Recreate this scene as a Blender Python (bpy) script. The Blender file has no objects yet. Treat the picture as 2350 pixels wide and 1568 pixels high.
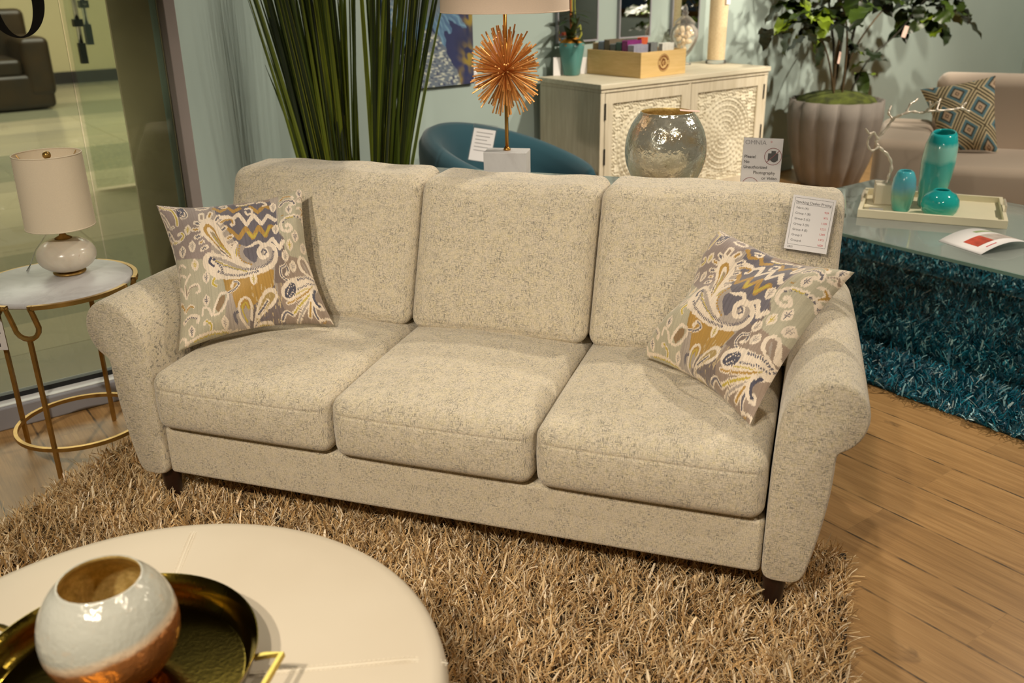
import bpy, bmesh, math, random
import numpy as np
from mathutils import Vector, Matrix
random.seed(7)
RNG = np.random.default_rng(11)
SC = bpy.context.scene
COL = SC.collection
PI = math.pi
R = math.radians

# ------------------------------------------------------------------ materials
def s2l(c):
    return tuple(((x/255.0)/12.92 if x/255.0 <= .04045 else (((x/255.0)+.055)/1.055)**2.4) for x in c)

class NT:
    """small node-tree helper"""
    def __init__(s, name):
        s.m = bpy.data.materials.new(name); s.m.use_nodes = True
        s.t = s.m.node_tree; s.b = s.t.nodes['Principled BSDF']; s.out = s.t.nodes['Material Output']
    def n(s, typ, **kw):
        nd = s.t.nodes.new('ShaderNode'+typ)
        for k, v in kw.items():
            if k in nd.inputs: nd.inputs[k].default_value = v
            else: setattr(nd, k, v)
        return nd
    def l(s, a, b): s.t.links.new(a, b)
    def set(s, **kw):
        for k, v in kw.items():
            k = k.replace('_', ' ')
            if k == 'Base Color' and len(v) == 3: v = (*v, 1)
            s.b.inputs[k].default_value = v
        return s
    def coord(s, kind='Object', scale=(1, 1, 1), rot=(0, 0, 0)):
        tc = s.n('TexCoord'); mp = s.n('Mapping')
        mp.inputs['Scale'].default_value = scale; mp.inputs['Rotation'].default_value = rot
        s.l(tc.outputs[kind], mp.inputs['Vector']); return mp.outputs['Vector']
    def noise(s, vec, scale=5, detail=4, rough=.5, dist=0):
        nd = s.n('TexNoise'); nd.inputs['Scale'].default_value = scale; nd.inputs['Detail'].default_value = detail
        nd.inputs['Roughness'].default_value = rough; nd.inputs['Distortion'].default_value = dist
        s.l(vec, nd.inputs['Vector']); return nd.outputs['Fac']
    def ramp(s, fac, stops, interp='LINEAR'):
        nd = s.n('ValToRGB'); cr = nd.color_ramp; cr.interpolation = interp
        while len(cr.elements) < len(stops): cr.elements.new(.5)
        for e, (p, c) in zip(cr.elements, stops):
            e.position = p; e.color = (c, c, c, 1) if not hasattr(c, '__len__') else (*c, 1)
        s.l(fac, nd.inputs['Fac']); return nd.outputs['Color']
    def mix(s, fac, a, b, blend='MIX'):
        nd = s.n('Mix'); nd.data_type = 'RGBA'; nd.blend_type = blend
        for i, v in ((0, fac), (6, a), (7, b)):
            if hasattr(v, 'is_output'): s.l(v, nd.inputs[i])
            elif i == 0: nd.inputs[0].default_value = v
            else: nd.inputs[i].default_value = (*v, 1)
        return nd.outputs[2]
    def math(s, op, a, b=0):
        nd = s.n('Math'); nd.operation = op
        for i, v in ((0, a), (1, b)):
            if hasattr(v, 'is_output'): s.l(v, nd.inputs[i])
            else: nd.inputs[i].default_value = v
        return nd.outputs[0]
    def bump(s, h, strength=.3, dist=.01):
        nd = s.n('Bump'); nd.inputs['Strength'].default_value = strength; nd.inputs['Distance'].default_value = dist
        s.l(h, nd.inputs['Height']); s.l(nd.outputs['Normal'], s.b.inputs['Normal'])
    def base(s, c): s.l(c, s.b.inputs['Base Color'])

def plain(name, rgb, rough=.6, metal=0, var=.06, scale=8, bump=0, **kw):
    """a single colour broken up by a faint noise"""
    t = NT(name); c = s2l(rgb)
    v = t.coord('Object'); n = t.noise(v, scale, 4)
    t.base(t.ramp(n, [(.3, tuple(x*(1-var) for x in c)), (.7, tuple(min(1, x*(1+var)) for x in c))]))
    t.set(Roughness=rough, Metallic=metal, **kw)
    if bump: t.bump(t.noise(v, scale*12, 3), bump, .002)
    return t.m

MAT = {}
def M(name):
    return MAT[name]

# ------------------------------------------------------------------ objects
def tag(o, label=None, cat=None, group=None, kind=None):
    if label: o['label'] = label
    if cat: o['category'] = cat
    if group: o['group'] = group
    if kind: o['kind'] = kind
    return o

def thing(name, label, cat, loc=(0, 0, 0), rz=0, group=None):
    o = bpy.data.objects.new(name, None); COL.objects.link(o)
    o.location = loc; o.rotation_euler = (0, 0, rz); o.empty_display_size = .05
    return tag(o, label, cat, group)

def copy_tree(o, parent=None):
    c = o.copy(); COL.objects.link(c)
    if parent: c.parent = parent
    for ch in list(o.children): copy_tree(ch, c)
    return c

class G:
    """collects vertices and faces for ONE mesh object"""
    def __init__(s): s.v = []; s.f = []; s.col = None; s.uv = None
    def add(s, v, f, mtx=None):
        b = len(s.v)
        if mtx is not None: v = [tuple(mtx @ Vector(p)) for p in v]
        s.v.extend([tuple(p) for p in v]); s.f.extend([tuple(b+i for i in q) for q in f]); return s
    def box(s, x0, x1, y0, y1, z0, z1, mtx=None):
        v = [(x, y, z) for z in (z0, z1) for y in (y0, y1) for x in (x0, x1)]
        return s.add(v, [(0, 2, 3, 1), (4, 5, 7, 6), (0, 1, 5, 4), (2, 6, 7, 3), (0, 4, 6, 2), (1, 3, 7, 5)], mtx)
    def lathe(s, prof, n=40, mtx=None, fn=None):
        v = []; f = []
        for (r, z) in prof:
            for k in range(n):
                a = 2*PI*k/n; rr = r*(fn(a, z) if fn else 1)
                v.append((rr*math.cos(a), rr*math.sin(a), z))
        for i in range(len(prof)-1):
            for k in range(n):
                k2 = (k+1) % n
                f.append((i*n+k, i*n+k2, (i+1)*n+k2, (i+1)*n+k))
        if prof[0][0] > 1e-6: f.append(tuple(range(n-1, -1, -1))) if s.cap0 else None
        if prof[-1][0] > 1e-6 and s.cap1: f.append(tuple((len(prof)-1)*n+k for k in range(n)))
        return s.add(v, f, mtx)
    cap0 = True; cap1 = True
    def open(s): s.cap0 = False; s.cap1 = False; return s
    def tube(s, pts, rad, n=8, closed=False, flat=1.0, cap=True, up=None):
        P = [Vector(p) for p in pts]; m = len(P); v = []; f = []
        ref = Vector(up) if up else None
        prevN = None
        for i in range(m):
            if closed: t = P[(i+1) % m]-P[i-1]
            else: t = P[min(i+1, m-1)]-P[max(i-1, 0)]
            t.normalize()
            if ref is not None: N = ref-t*ref.dot(t)
            elif prevN is None:
                N = Vector((0, 0, 1)) if abs(t.z) < .9 else Vector((1, 0, 0)); N = N-t*N.dot(t)
            else: N = prevN-t*prevN.dot(t)
            if N.length < 1e-6: N = t.orthogonal()
            N.normalize(); prevN = N; Bn = t.cross(N)
            r = rad(i/(m-1)) if callable(rad) else rad
            for k in range(n):
                a = 2*PI*(k+.5)/n; v.append(tuple(P[i]+N*(math.cos(a)*r*flat)+Bn*(math.sin(a)*r)))
        for i in range(m if closed else m-1):
            for k in range(n):
                k2 = (k+1) % n; i2 = (i+1) % m
                f.append((i*n+k, i*n+k2, i2*n+k2, i2*n+k))
        if not closed and cap:
            f.append(tuple(range(n-1, -1, -1))); f.append(tuple((m-1)*n+k for k in range(n)))
        return s.add(v, f)
    def sphere(s, c, r, n=16, m=10, sq=(1, 1, 1)):
        prof = [(max(1e-5, math.sin(PI*i/m))*r, -math.cos(PI*i/m)*r) for i in range(m+1)]
        return s.lathe(prof, n, Matrix.Translation(c) @ Matrix.Diagonal((*sq, 1)))
    def loft(s, rings, cap=True):
        n = len(rings[0]); v = [p for r in rings for p in r]; f = []
        for i in range(len(rings)-1):
            for k in range(n):
                k2 = (k+1) % n; f.append((i*n+k, i*n+k2, (i+1)*n+k2, (i+1)*n+k))
        if cap:
            f.append(tuple(range(n-1, -1, -1))); f.append(tuple((len(rings)-1)*n+k for k in range(n)))
        return s.add(v, f)
    def rbox(s, hx, hy, hz, r, nc=(6, 6, 4), ns=4, fn=None, mtx=None):
        """rounded box; fn(x,y,z)->(x,y,z) deforms it"""
        def ax(h, n):
            c = h-r; L = [-(c+r*math.tan(R(45)*k/ns)) for k in range(ns, 0, -1)]
            L += [-c+2*c*i/n for i in range(n+1)]
            L += [c+r*math.tan(R(45)*k/ns) for k in range(1, ns+1)]
            return L
        A = [ax(hx, nc[0]), ax(hy, nc[1]), ax(hz, nc[2])]; H = (hx, hy, hz)
        idx = {}; V = []; F = []
        def vid(p):
            k = tuple(round(c, 6) for c in p)
            if k not in idx:
                inn = [max(-(H[i]-r), min(H[i]-r, p[i])) for i in range(3)]
                d = Vector([p[i]-inn[i] for i in range(3)])
                if d.length > 1e-9: d = d.normalized()*r
                q = (inn[0]+d[0], inn[1]+d[1], inn[2]+d[2])
                if fn: q = fn(*q)
                idx[k] = len(V); V.append(q)
            return idx[k]
        for a in range(3):
            u, w = (a+1) % 3, (a+2) % 3
            for sgn in (-1, 1):
                for i in range(len(A[u])-1):
                    for j in range(len(A[w])-1):
                        q = []
                        for (di, dj) in ((0, 0), (1, 0), (1, 1), (0, 1)):
                            p = [0, 0, 0]; p[a] = sgn*H[a]; p[u] = A[u][i+di]; p[w] = A[w][j+dj]; q.append(vid(p))
                        F.append(tuple(q if sgn > 0 else q[::-1]))
        return s.add(V, F, mtx)
    def grid(s, nu, nv, fn):
        v = [fn(i/(nu-1), j/(nv-1)) for j in range(nv) for i in range(nu)]
        f = [(j*nu+i, j*nu+i+1, (j+1)*nu+i+1, (j+1)*nu+i) for j in range(nv-1) for i in range(nu-1)]
        return s.add(v, f)
    def disc(s, r, z, n=48, mtx=None):
        return s.add([(r*math.cos(2*PI*k/n), r*math.sin(2*PI*k/n), z) for k in range(n)], [tuple(range(n))], mtx)
    def build(s, name, mat, parent=None, smooth=False, loc=None, rot=None, bevel=0, seg=2, auto=None, label=None):
        me = bpy.data.meshes.new(name); me.from_pydata(s.v, [], s.f); me.validate(); me.update()
        o = bpy.data.objects.new(name, me); COL.objects.link(o)
        for m in (mat if isinstance(mat, (list, tuple)) else [mat]):
            me.materials.append(MAT[m] if isinstance(m, str) else m)
        if smooth or auto:
            me.polygons.foreach_set('use_smooth', [True]*len(me.polygons))
            if auto: me.set_sharp_from_angle(angle=R(auto))
        if s.col is not None:
            ca = me.color_attributes.new('Col', 'FLOAT_COLOR', 'POINT')
            a = np.ones((len(s.v), 4), np.float32); a[:, :3] = s.col; ca.data.foreach_set('color', a.ravel())
        if parent: o.parent = parent
        if loc: o.location = loc
        if rot: o.rotation_euler = rot
        if bevel:
            b = o.modifiers.new('bevel', 'BEVEL'); b.width = bevel; b.segments = seg; b.limit_method = 'ANGLE'; b.angle_limit = R(40)
        if label: o['label'] = label
        return o

def fast_mesh(name, V, F4, mat, col=None, parent=None, smooth=False):
    """numpy verts (n,3) and quads (m,4)"""
    me = bpy.data.meshes.new(name)
    me.vertices.add(len(V)); me.vertices.foreach_set('co', V.astype(np.float32).ravel())
    me.loops.add(len(F4)*4); me.loops.foreach_set('vertex_index', F4.astype(np.int32).ravel())
    me.polygons.add(len(F4)); me.polygons.foreach_set('loop_start', np.arange(0, len(F4)*4, 4, dtype=np.int32))
    me.update(calc_edges=True)
    if smooth: me.polygons.foreach_set('use_smooth', np.ones(len(F4), bool))
    if col is not None:
        ca = me.color_attributes.new('Col', 'FLOAT_COLOR', 'POINT')
        a = np.ones((len(V), 4), np.float32); a[:, :3] = col; ca.data.foreach_set('color', a.ravel())
    me.materials.append(MAT[mat]); o = bpy.data.objects.new(name, me); COL.objects.link(o)
    if parent: o.parent = parent
    return o

def text_geo(g, body, size, x, y, font=None, align='LEFT', z=0, squash=1.0, bold=0):
    """letters laid flat in x/y, appended to g"""
    cu = bpy.data.curves.new('txt', 'FONT'); cu.body = body; cu.size = size; cu.align_x = align; cu.offset = bold
    ob = bpy.data.objects.new('txt', cu); COL.objects.link(ob)
    dg = bpy.context.evaluated_depsgraph_get(); dg.update()
    me = ob.evaluated_get(dg).to_mesh()
    g.add([(x+v.co.x*squash, y+v.co.y, z) for v in me.vertices], [tuple(p.vertices) for p in me.polygons])
    ob.evaluated_get(dg).to_mesh_clear(); bpy.data.objects.remove(ob); bpy.data.curves.remove(cu)

def frame_mtx(origin, xdir, ydir):
    """matrix with local x, y along the given directions"""
    x = Vector(xdir).normalized(); y = Vector(ydir); y = (y-x*y.dot(x)).normalized(); z = x.cross(y)
    m = Matrix((x, y, z)).transposed().to_4x4(); m.translation = Vector(origin); return m

# ------------------------------------------------------------------ camera
cam = bpy.data.cameras.new('camera'); co = bpy.data.objects.new('camera', cam); COL.objects.link(co)
cam.sensor_width = 36; cam.lens = 2126.7/2350*36; cam.clip_start = .05; cam.clip_end = 80
pt, roll, azr = R(21.88474), R(-.89848), R(53.655)
CAM_H = 1.5
M0 = Matrix(((1, 0, 0), (0, -math.sin(pt), -math.cos(pt)), (0, math.cos(pt), -math.sin(pt))))
RR = Matrix(((math.cos(roll), -math.sin(roll), 0), (math.sin(roll), math.cos(roll), 0), (0, 0, 1)))
BB = Matrix(((math.sin(azr), -math.cos(azr), 0), (math.cos(azr), math.sin(azr), 0), (0, 0, 1)))
MC = RR @ M0 @ BB
cm = Matrix((MC[0], -MC[1], -MC[2])).transposed().to_4x4(); cm.translation = Vector((0, 0, CAM_H))
co.matrix_world = cm
cam.dof.use_dof = True; cam.dof.focus_distance = 2.65; cam.dof.aperture_fstop = 3.2
SC.camera = co
# ------------------------------------------------------------------ material library
def make_materials():
    # sofa chenille: cream threads with broken dark cross-hatched flecks
    t = NT('sofa_fabric'); v = t.coord('Object')
    def streak(sc, seed):
        mp = t.n('Mapping'); mp.inputs['Scale'].default_value = sc; mp.inputs['Location'].default_value = (seed, seed*2, seed*3)
        t.l(v, mp.inputs['Vector']); return t.noise(mp.outputs['Vector'], 1, 2, .45)
    sx = streak((88, 700, 700), 1); sy = streak((700, 95, 95), 5)
    big = t.noise(v, 5, 3); fine = t.noise(v, 420, 2)
    fx = t.ramp(sx, [(.555, 0), (.63, 1)]); fy = t.ramp(sy, [(.555, 0), (.63, 1)])
    fl = t.math('MAXIMUM', fx, fy)
    mid = t.noise(v, 26, 4, .65); mask = t.ramp(mid, [(.32, .30), (.60, 1)])
    fl = t.math('MULTIPLY', fl, mask); fl = t.math('MULTIPLY', fl, .80)
    yel = t.ramp(t.noise(v, 60, 4, .7), [(.40, s2l((204, 193, 172))), (.64, s2l((212, 198, 158)))])
    basec = t.mix(t.ramp(fine, [(.38, 0), (.62, 1)]), yel, s2l((230, 216, 194)))
    c = t.mix(fl, basec, s2l((112, 108, 100)))
    t.base(c); t.set(Roughness=.95, Sheen_Weight=.35, Sheen_Roughness=.5, Specular_IOR_Level=.15)
    h = t.math('ADD', t.math('ADD', sx, sy), t.math('MULTIPLY', fine, .8)); t.bump(h, .28, .003)
    MAT['sofa_fabric'] = t.m

    for nm, rgh in (('print_fabric', .62), ('woven_print', .85), ('canvas_paint', .6), ('shell_paint', .5)):
        t = NT(nm); a = t.n('VertexColor', layer_name='Col'); vv = t.coord('Object')
        t.base(a.outputs['Color']); t.set(Roughness=rgh)
        if nm == 'print_fabric':
            t.set(Sheen_Weight=.25); t.bump(t.noise(vv, 500, 2), .25, .002)
        elif nm == 'woven_print': t.bump(t.noise(vv, 300, 2), .4, .003)
        MAT[nm] = t.m
    for nm, rgh, sp in (('beige_pile', .36, .65), ('teal_pile', .42, .5)):
        t = NT(nm); a = t.n('VertexColor', layer_name='Col'); t.base(a.outputs['Color'])
        t.set(Roughness=rgh, Specular_IOR_Level=sp); MAT[nm] = t.m
    t = NT('grass_blade'); a = t.n('VertexColor', layer_name='Col'); t.base(a.outputs['Color']); t.set(Roughness=.42); MAT['grass_blade'] = t.m
    t = NT('fig_leaf'); a = t.n('VertexColor', layer_name='Col'); t.base(a.outputs['Color']); t.set(Roughness=.38); MAT['fig_leaf'] = t.m

    # plank floor: boards run along y, pale end joints, dark broken seams, knots
    t = NT('plank_floor'); v = t.coord('Object')
    sp = t.n('SeparateXYZ'); t.l(v, sp.inputs[0])
    cb = t.n('CombineXYZ'); t.l(sp.outputs['Y'], cb.inputs['X']); t.l(sp.outputs['X'], cb.inputs['Y'])
    br = t.n('TexBrick'); br.offset = .37; br.offset_frequency = 2
    for k, x in (('Color1', (.2, .2, .2, 1)), ('Color2', (.8, .8, .8, 1)), ('Mortar', (0, 0, 0, 1)), ('Scale', 1.0), ('Mortar Size', .0012), ('Mortar Smooth', .1), ('Brick Width', 1.25), ('Row Height', .19)):
        br.inputs[k].default_value = x
    t.l(cb.outputs[0], br.inputs['Vector'])
    def st(sc, seed=0):
        mp = t.n('Mapping'); mp.inputs['Scale'].default_value = sc; mp.inputs['Location'].default_value = (seed, seed, 0); t.l(v, mp.inputs['Vector']); return mp.outputs['Vector']
    shift = t.n('VectorMath'); shift.operation = 'MULTIPLY_ADD'; t.l(br.outputs['Color'], shift.inputs[0]); shift.inputs[1].default_value = (9, 9, 9); t.l(st((14, 1.1, 1)), shift.inputs[2])
    grain = t.noise(shift.outputs[0], 1.6, 6, .62, 1.4); fineg = t.noise(st((160, 5, 1)), 1, 4, .6)
    c = t.ramp(grain, [(.25, s2l((142, 106, 62))), (.5, s2l((172, 132, 82))), (.75, s2l((192, 152, 100)))])
    c = t.mix(t.math('MULTIPLY', t.ramp(fineg, [(.45, 0), (.7, 1)]), .35), c, s2l((120, 88, 50)))
    c = t.mix(.12, c, br.outputs['Color'], 'OVERLAY')
    kn = t.ramp(t.noise(st((5, 2.2, 1), 3), 1.5, 4, .6, .8), [(.655, 0), (.73, 1)])
    c = t.mix(t.math('MULTIPLY', kn, .55), c, s2l((84, 62, 40)))
    # dark, broken seams between rows
    rowf = t.math('FRACT', t.math('DIVIDE', sp.outputs['X'], .19)); edge = t.math('MINIMUM', rowf, t.math('SUBTRACT', 1, rowf))
    wob = t.math('MULTIPLY', t.noise(st((3, 9, 1)), 2, 4), .022)
    seam = t.ramp(t.math('SUBTRACT', edge, wob), [(.0, 1), (.012, 0)])
    seam = t.math('MULTIPLY', seam, t.ramp(t.noise(st((1, 5, 1)), 2.4, 3), [(.38, .1), (.6, .85)]))
    c = t.mix(seam, c, s2l((62, 50, 36)))
    t.base(c); t.set(Roughness=.42, Specular_IOR_Level=.4)
    t.bump(t.math('ADD', fineg, t.math('MULTIPLY', seam, -2)), .12, .002); MAT['plank_floor'] = t.m

    # mall tiles: pale beige with grey bands
    t = NT('mall_tile'); v = t.coord('Object'); br = t.n('TexBrick'); br.offset = 0
    for k, x in (('Color1', (*s2l((176, 166, 142)), 1)), ('Color2', (*s2l((156, 148, 128)), 1)), ('Mortar', (*s2l((126, 118, 96)), 1)), ('Scale', 1.0), ('Mortar Size', .005), ('Brick Width', 1.2), ('Row Height', .6)):
        br.inputs[k].default_value = x
    t.l(v, br.inputs['Vector']); sp = t.n('SeparateXYZ'); t.l(v, sp.inputs[0])
    fr = t.math('FRACT', t.math('DIVIDE', t.math('ADD', sp.outputs['Y'], .3), 3.6)); band = t.ramp(fr, [(.0, 0), (.36, 1), (.72, 0)], 'CONSTANT')
    c = t.mix(t.math('MULTIPLY', band, .75), br.outputs['Color'], s2l((112, 116, 100)))
    c = t.mix(.25, c, t.ramp(t.noise(v, 1.2, 4), [(.3, s2l((110, 104, 70))), (.7, s2l((200, 190, 140)))]), 'OVERLAY')
    t.base(c); t.set(Roughness=.22); MAT['mall_tile'] = t.m

    MAT['sage_wall'] = plain('sage_wall', (168, 184, 178), .75, var=.02, scale=3, bump=.05)
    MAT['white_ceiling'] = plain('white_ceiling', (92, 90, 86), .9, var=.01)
    MAT['mall_wall'] = plain('mall_wall', (192, 178, 134), .7, var=.04, scale=.8)
    MAT['dark_skirting'] = plain('dark_skirting', (36, 30, 26), .5)
    MAT['lit_track_top'] = plain('lit_track_top', (226, 226, 226), .5, var=.02)
    MAT['grey_track'] = plain('grey_track', (158, 158, 166), .5, var=.04)
    MAT['mauve_jamb'] = plain('mauve_jamb', (142, 132, 128), .6, var=.03)
    MAT['black_gasket'] = plain('black_gasket', (18, 18, 20), .5)
    MAT['black_vinyl'] = plain('black_vinyl', (10, 9, 8), .5)
    t = NT('brown_stone'); v = t.coord('Object'); t.base(t.ramp(t.noise(v, 2.4, 6, .6, .6), [(.3, s2l((190, 172, 142))), (.7, s2l((214, 196, 164)))])); t.set(Roughness=.14); MAT['brown_stone'] = t.m
    # glass panes
    def glass(nm, tint, rough, haze, hazec, ior=1.5):
        t = NT(nm); t.t.nodes.remove(t.b)
        tr = t.n('BsdfTransparent'); tr.inputs['Color'].default_value = (*tint, 1)
        gl = t.n('BsdfGlossy'); gl.inputs['Roughness'].default_value = rough; gl.inputs['Color'].default_value = (1, 1, 1, 1)
        fr = t.n('Fresnel'); fr.inputs['IOR'].default_value = ior
        m1 = t.n('MixShader'); t.l(fr.outputs[0], m1.inputs[0]); t.l(tr.outputs[0], m1.inputs[1]); t.l(gl.outputs[0], m1.inputs[2])
        last = m1
        if haze:
            df = t.n('BsdfDiffuse'); df.inputs['Color'].default_value = (*hazec, 1)
            m2 = t.n('MixShader'); m2.inputs[0].default_value = haze; t.l(m1.outputs[0], m2.inputs[1]); t.l(df.outputs[0], m2.inputs[2]); last = m2
        t.l(last.outputs[0], t.out.inputs['Surface']); MAT[nm] = t.m
    glass('window_glass', (.86, .9, .84), .0, .015, (.6, .6, .5))
    glass('table_glass', (.88, .94, .92), .05, .30, s2l((190, 196, 190)), 1.75)
    glass('panel_glass', (.94, .98, .97), .01, 0, (1, 1, 1), 1.16)
    glass('glass_edge', (.5, .75, .7), .05, .5, s2l((150, 178, 168)))
    glass('clear_plastic', (.95, .95, .95), .05, .03, (1, 1, 1))
    glass('jar_glass', (1, .99, .98), .02, .09, (1, .96, .92), 1.25)

    # polished things
    def metal(nm, rgb, rough, var=.12, scale=25, bump=0, bs=60):
        t = NT(nm); c = s2l(rgb); v = t.coord('Object'); n = t.noise(v, scale, 5)
        t.base(t.ramp(n, [(.3, tuple(x*(1-var) for x in c)), (.7, tuple(min(1, x*(1+var)) for x in c))])); t.set(Metallic=1.0, Roughness=rough)
        if bump: t.bump(t.noise(v, bs, 3), bump, .004)
        MAT[nm] = t.m
    MAT['antique_brass'] = plain('antique_brass', (176, 140, 78), .32, metal=.75, var=.15, scale=30)
    metal('tray_brass', (118, 98, 36), .17, .12, 20, .08, 160)
    metal('handle_brass', (184, 160, 84), .25, .1)
    MAT['gold_spike'] = plain('gold_spike', (226, 164, 92), .4, metal=.45, var=.15, scale=40)
    metal('gold_pole', (178, 134, 66), .28, .08)
    MAT['silver_branch'] = plain('silver_branch', (244, 232, 214), .2, metal=.3, var=.1, scale=40, bump=.3)
    metal('dark_steel', (60, 62, 60), .35)
    metal('hinge_metal', (52, 50, 52), .5)
    metal('mirror_silver', (226, 228, 226), .02, .01)
    metal('gilt_frame', (150, 112, 52), .4)

    t = NT('mercury_glass'); v = t.coord('Object'); n1 = t.noise(v, 9, 6, .65, .6); n2 = t.noise(v, 60, 4, .7)
    sp = t.n('SeparateXYZ'); t.l(v, sp.inputs[0])
    c = t.ramp(n1, [(.3, s2l((206, 204, 180))), (.52, s2l((226, 224, 208))), (.72, s2l((220, 192, 140)))])
    gold = t.ramp(sp.outputs['Z'], [(.02, 1), (.13, 0)]); c = t.mix(t.math('MULTIPLY', gold, .6), c, s2l((196, 150, 62)))
    spk = t.ramp(n2, [(.62, 0), (.7, 1)]); c = t.mix(t.math('MULTIPLY', spk, .6), c, s2l((110, 90, 52)))
    t.base(c); t.set(Metallic=.72); t.l(t.ramp(t.noise(v, 24, 4), [(.4, .05), (.65, .26)]), t.b.inputs['Roughness']); t.bump(t.math('ADD', t.noise(v, 30, 3), t.math('MULTIPLY', t.noise(v, 80, 2), .7)), .42, .007); MAT['mercury_glass'] = t.m
    # globe: pearly grey crown over a pink band and copper base
    t = NT('pearl_copper'); v = t.coord('Object'); sp = t.n('SeparateXYZ'); t.l(v, sp.inputs[0]); n1 = t.noise(v, 14, 5, .6); n2 = t.noise(v, 46, 4, .7)
    zz = t.math('ADD', t.math('ADD', sp.outputs['Z'], t.math('ADD', t.math('MULTIPLY', sp.outputs['X'], -.18), t.math('MULTIPLY', sp.outputs['Y'], .13))), t.math('MULTIPLY', t.math('SUBTRACT', n1, .5), .014))
    mr = t.n('MapRange'); mr.inputs['From Min'].default_value = -.108; mr.inputs['From Max'].default_value = .108; t.l(zz, mr.inputs['Value'])
    c = t.ramp(mr.outputs[0], [(.0, s2l((196, 110, 44))), (.47, s2l((226, 150, 88))), (.50, s2l((230, 196, 162))), (.535, s2l((228, 204, 174))), (.575, s2l((198, 196, 182))), (1, s2l((200, 198, 186)))])
    c = t.mix(t.math('MULTIPLY', t.ramp(n2, [(.6, 0), (.72, 1)]), .35), c, s2l((226, 190, 150)))
    t.base(c); t.l(t.ramp(mr.outputs[0], [(.46, .6), (.52, .1), (.6, .12)]), t.b.inputs['Metallic']); t.set(Roughness=.10, Specular_IOR_Level=.7); t.bump(t.math('ADD', t.noise(v, 40, 2), t.math('MULTIPLY', t.noise(v, 120, 2), .6)), .42, .005); MAT['pearl_copper'] = t.m
    t = NT('gold_inside'); v = t.coord('Object'); n = t.noise(v, 40, 5, .7)
    t.base(t.ramp(n, [(.3, s2l((176, 144, 70))), (.7, s2l((244, 214, 140)))])); t.set(Metallic=.35, Roughness=.3); t.bump(n, .5, .006); MAT['gold_inside'] = t.m

    t = NT('marble'); v = t.coord('Object'); n = t.noise(v, 5, 7, .62, 1.6); t.base(t.ramp(n, [(.3, s2l((208, 207, 208))), (.5, s2l((203, 202, 203))), (.58, s2l((193, 191, 192))), (.66, s2l((206, 204, 204)))])); t.set(Roughness=.42); MAT['marble'] = t.m
    t = NT('alabaster'); v = t.coord('Object'); n = t.noise(v, 12, 6, .6, .8); c = t.ramp(n, [(.3, s2l((214, 202, 184))), (.66, s2l((230, 220, 204))), (.74, s2l((178, 140, 116)))])
    t.base(c); t.set(Roughness=.22, Subsurface_Weight=.25, Subsurface_Radius=(.03, .02, .012), Subsurface_Scale=.3); MAT['alabaster'] = t.m
    def cloth(nm, rgb, rough=.85, **kw):
        t = NT(nm); c = s2l(rgb); v = t.coord('Object'); mp = t.n('Mapping'); mp.inputs['Scale'].default_value = (1, 1, 3); t.l(v, mp.inputs['Vector'])
        n = t.noise(mp.outputs['Vector'], 260, 3); t.base(t.ramp(n, [(.3, tuple(x*.94 for x in c)), (.7, c)])); t.set(Roughness=rough, **kw); t.bump(n, .12, .002); MAT[nm] = t.m
    cloth('shade_linen', (246, 230, 204), .9, Transmission_Weight=0.0)
    cloth('shade_lining', (240, 222, 190), .9)
    cloth('pale_shade', (246, 222, 200), .9)
    cloth('beige_upholstery', (196, 178, 160), .95, Sheen_Weight=.3)
    cloth('teal_upholstery', (20, 70, 84), .85, Sheen_Weight=.3)
    t = NT('cream_leather'); v = t.coord('Object'); n = t.noise(v, 3, 3); t.base(t.ramp(n, [(.3, s2l((208, 194, 172))), (.7, s2l((214, 201, 180)))])); t.set(Roughness=.5, Specular_IOR_Level=.35)
    vo = t.n('TexVoronoi'); vo.inputs['Scale'].default_value = 420; t.l(v, vo.inputs['Vector']); t.bump(vo.outputs['Distance'], .06, .002); MAT['cream_leather'] = t.m
    MAT['cream_thread'] = plain('cream_thread', (236, 226, 206), .7)
    t = NT('brown_leather'); v = t.coord('Object'); t.base(t.ramp(t.noise(v, 3, 4), [(.3, s2l((30, 22, 10))), (.7, s2l((56, 40, 18)))])); t.set(Roughness=.4); MAT['brown_leather'] = t.m
    MAT['dark_wood'] = plain('dark_wood', (44, 24, 16), .35, var=.3, scale=20)
    def wood(nm, a, b, sc, rough=.6):
        t = NT(nm); v = t.coord('Object', sc); n = t.noise(v, 1, 6, .6, .6); t.base(t.ramp(n, [(.3, s2l(a)), (.7, s2l(b))])); t.set(Roughness=rough); t.bump(n, .1, .003); MAT[nm] = t.m
    wood('whitewashed_wood', (196, 184, 158), (222, 212, 190), (40, 40, 3))
    wood('whitewashed_top', (200, 190, 164), (226, 218, 196), (3, 40, 40))
    wood('carved_wood', (206, 196, 170), (226, 218, 196), (20, 20, 20), .75)
    wood('pine_wood', (208, 174, 112), (224, 192, 134), (4, 8, 60), .5)
    MAT['burnt_mark'] = plain('burnt_mark', (128, 78, 34), .7)
    MAT['white_paper'] = plain('white_paper', (240, 236, 236), .6, var=.01)
    MAT['pink_paper'] = plain('pink_paper', (240, 204, 190), .6, var=.02)
    MAT['black_ink'] = plain('black_ink', (58, 54, 56), .7)
    MAT['grey_ink'] = plain('grey_ink', (130, 126, 128), .7)
    MAT['red_ink'] = plain('red_ink', (206, 70, 76), .7)
    MAT['dark_red_ink'] = plain('dark_red_ink', (150, 74, 78), .7)
    MAT['teal_ceramic'] = plain('teal_ceramic', (86, 142, 138), .3, var=.05, scale=6)
    MAT['orange_moss'] = plain('orange_moss', (206, 140, 40), .95, var=.35, scale=60, bump=.8)
    MAT['green_moss'] = plain('green_moss', (70, 78, 22), .95, var=.6, scale=14, bump=.8)
    MAT['soil'] = plain('soil', (50, 40, 28), .95, var=.3, scale=40)
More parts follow.
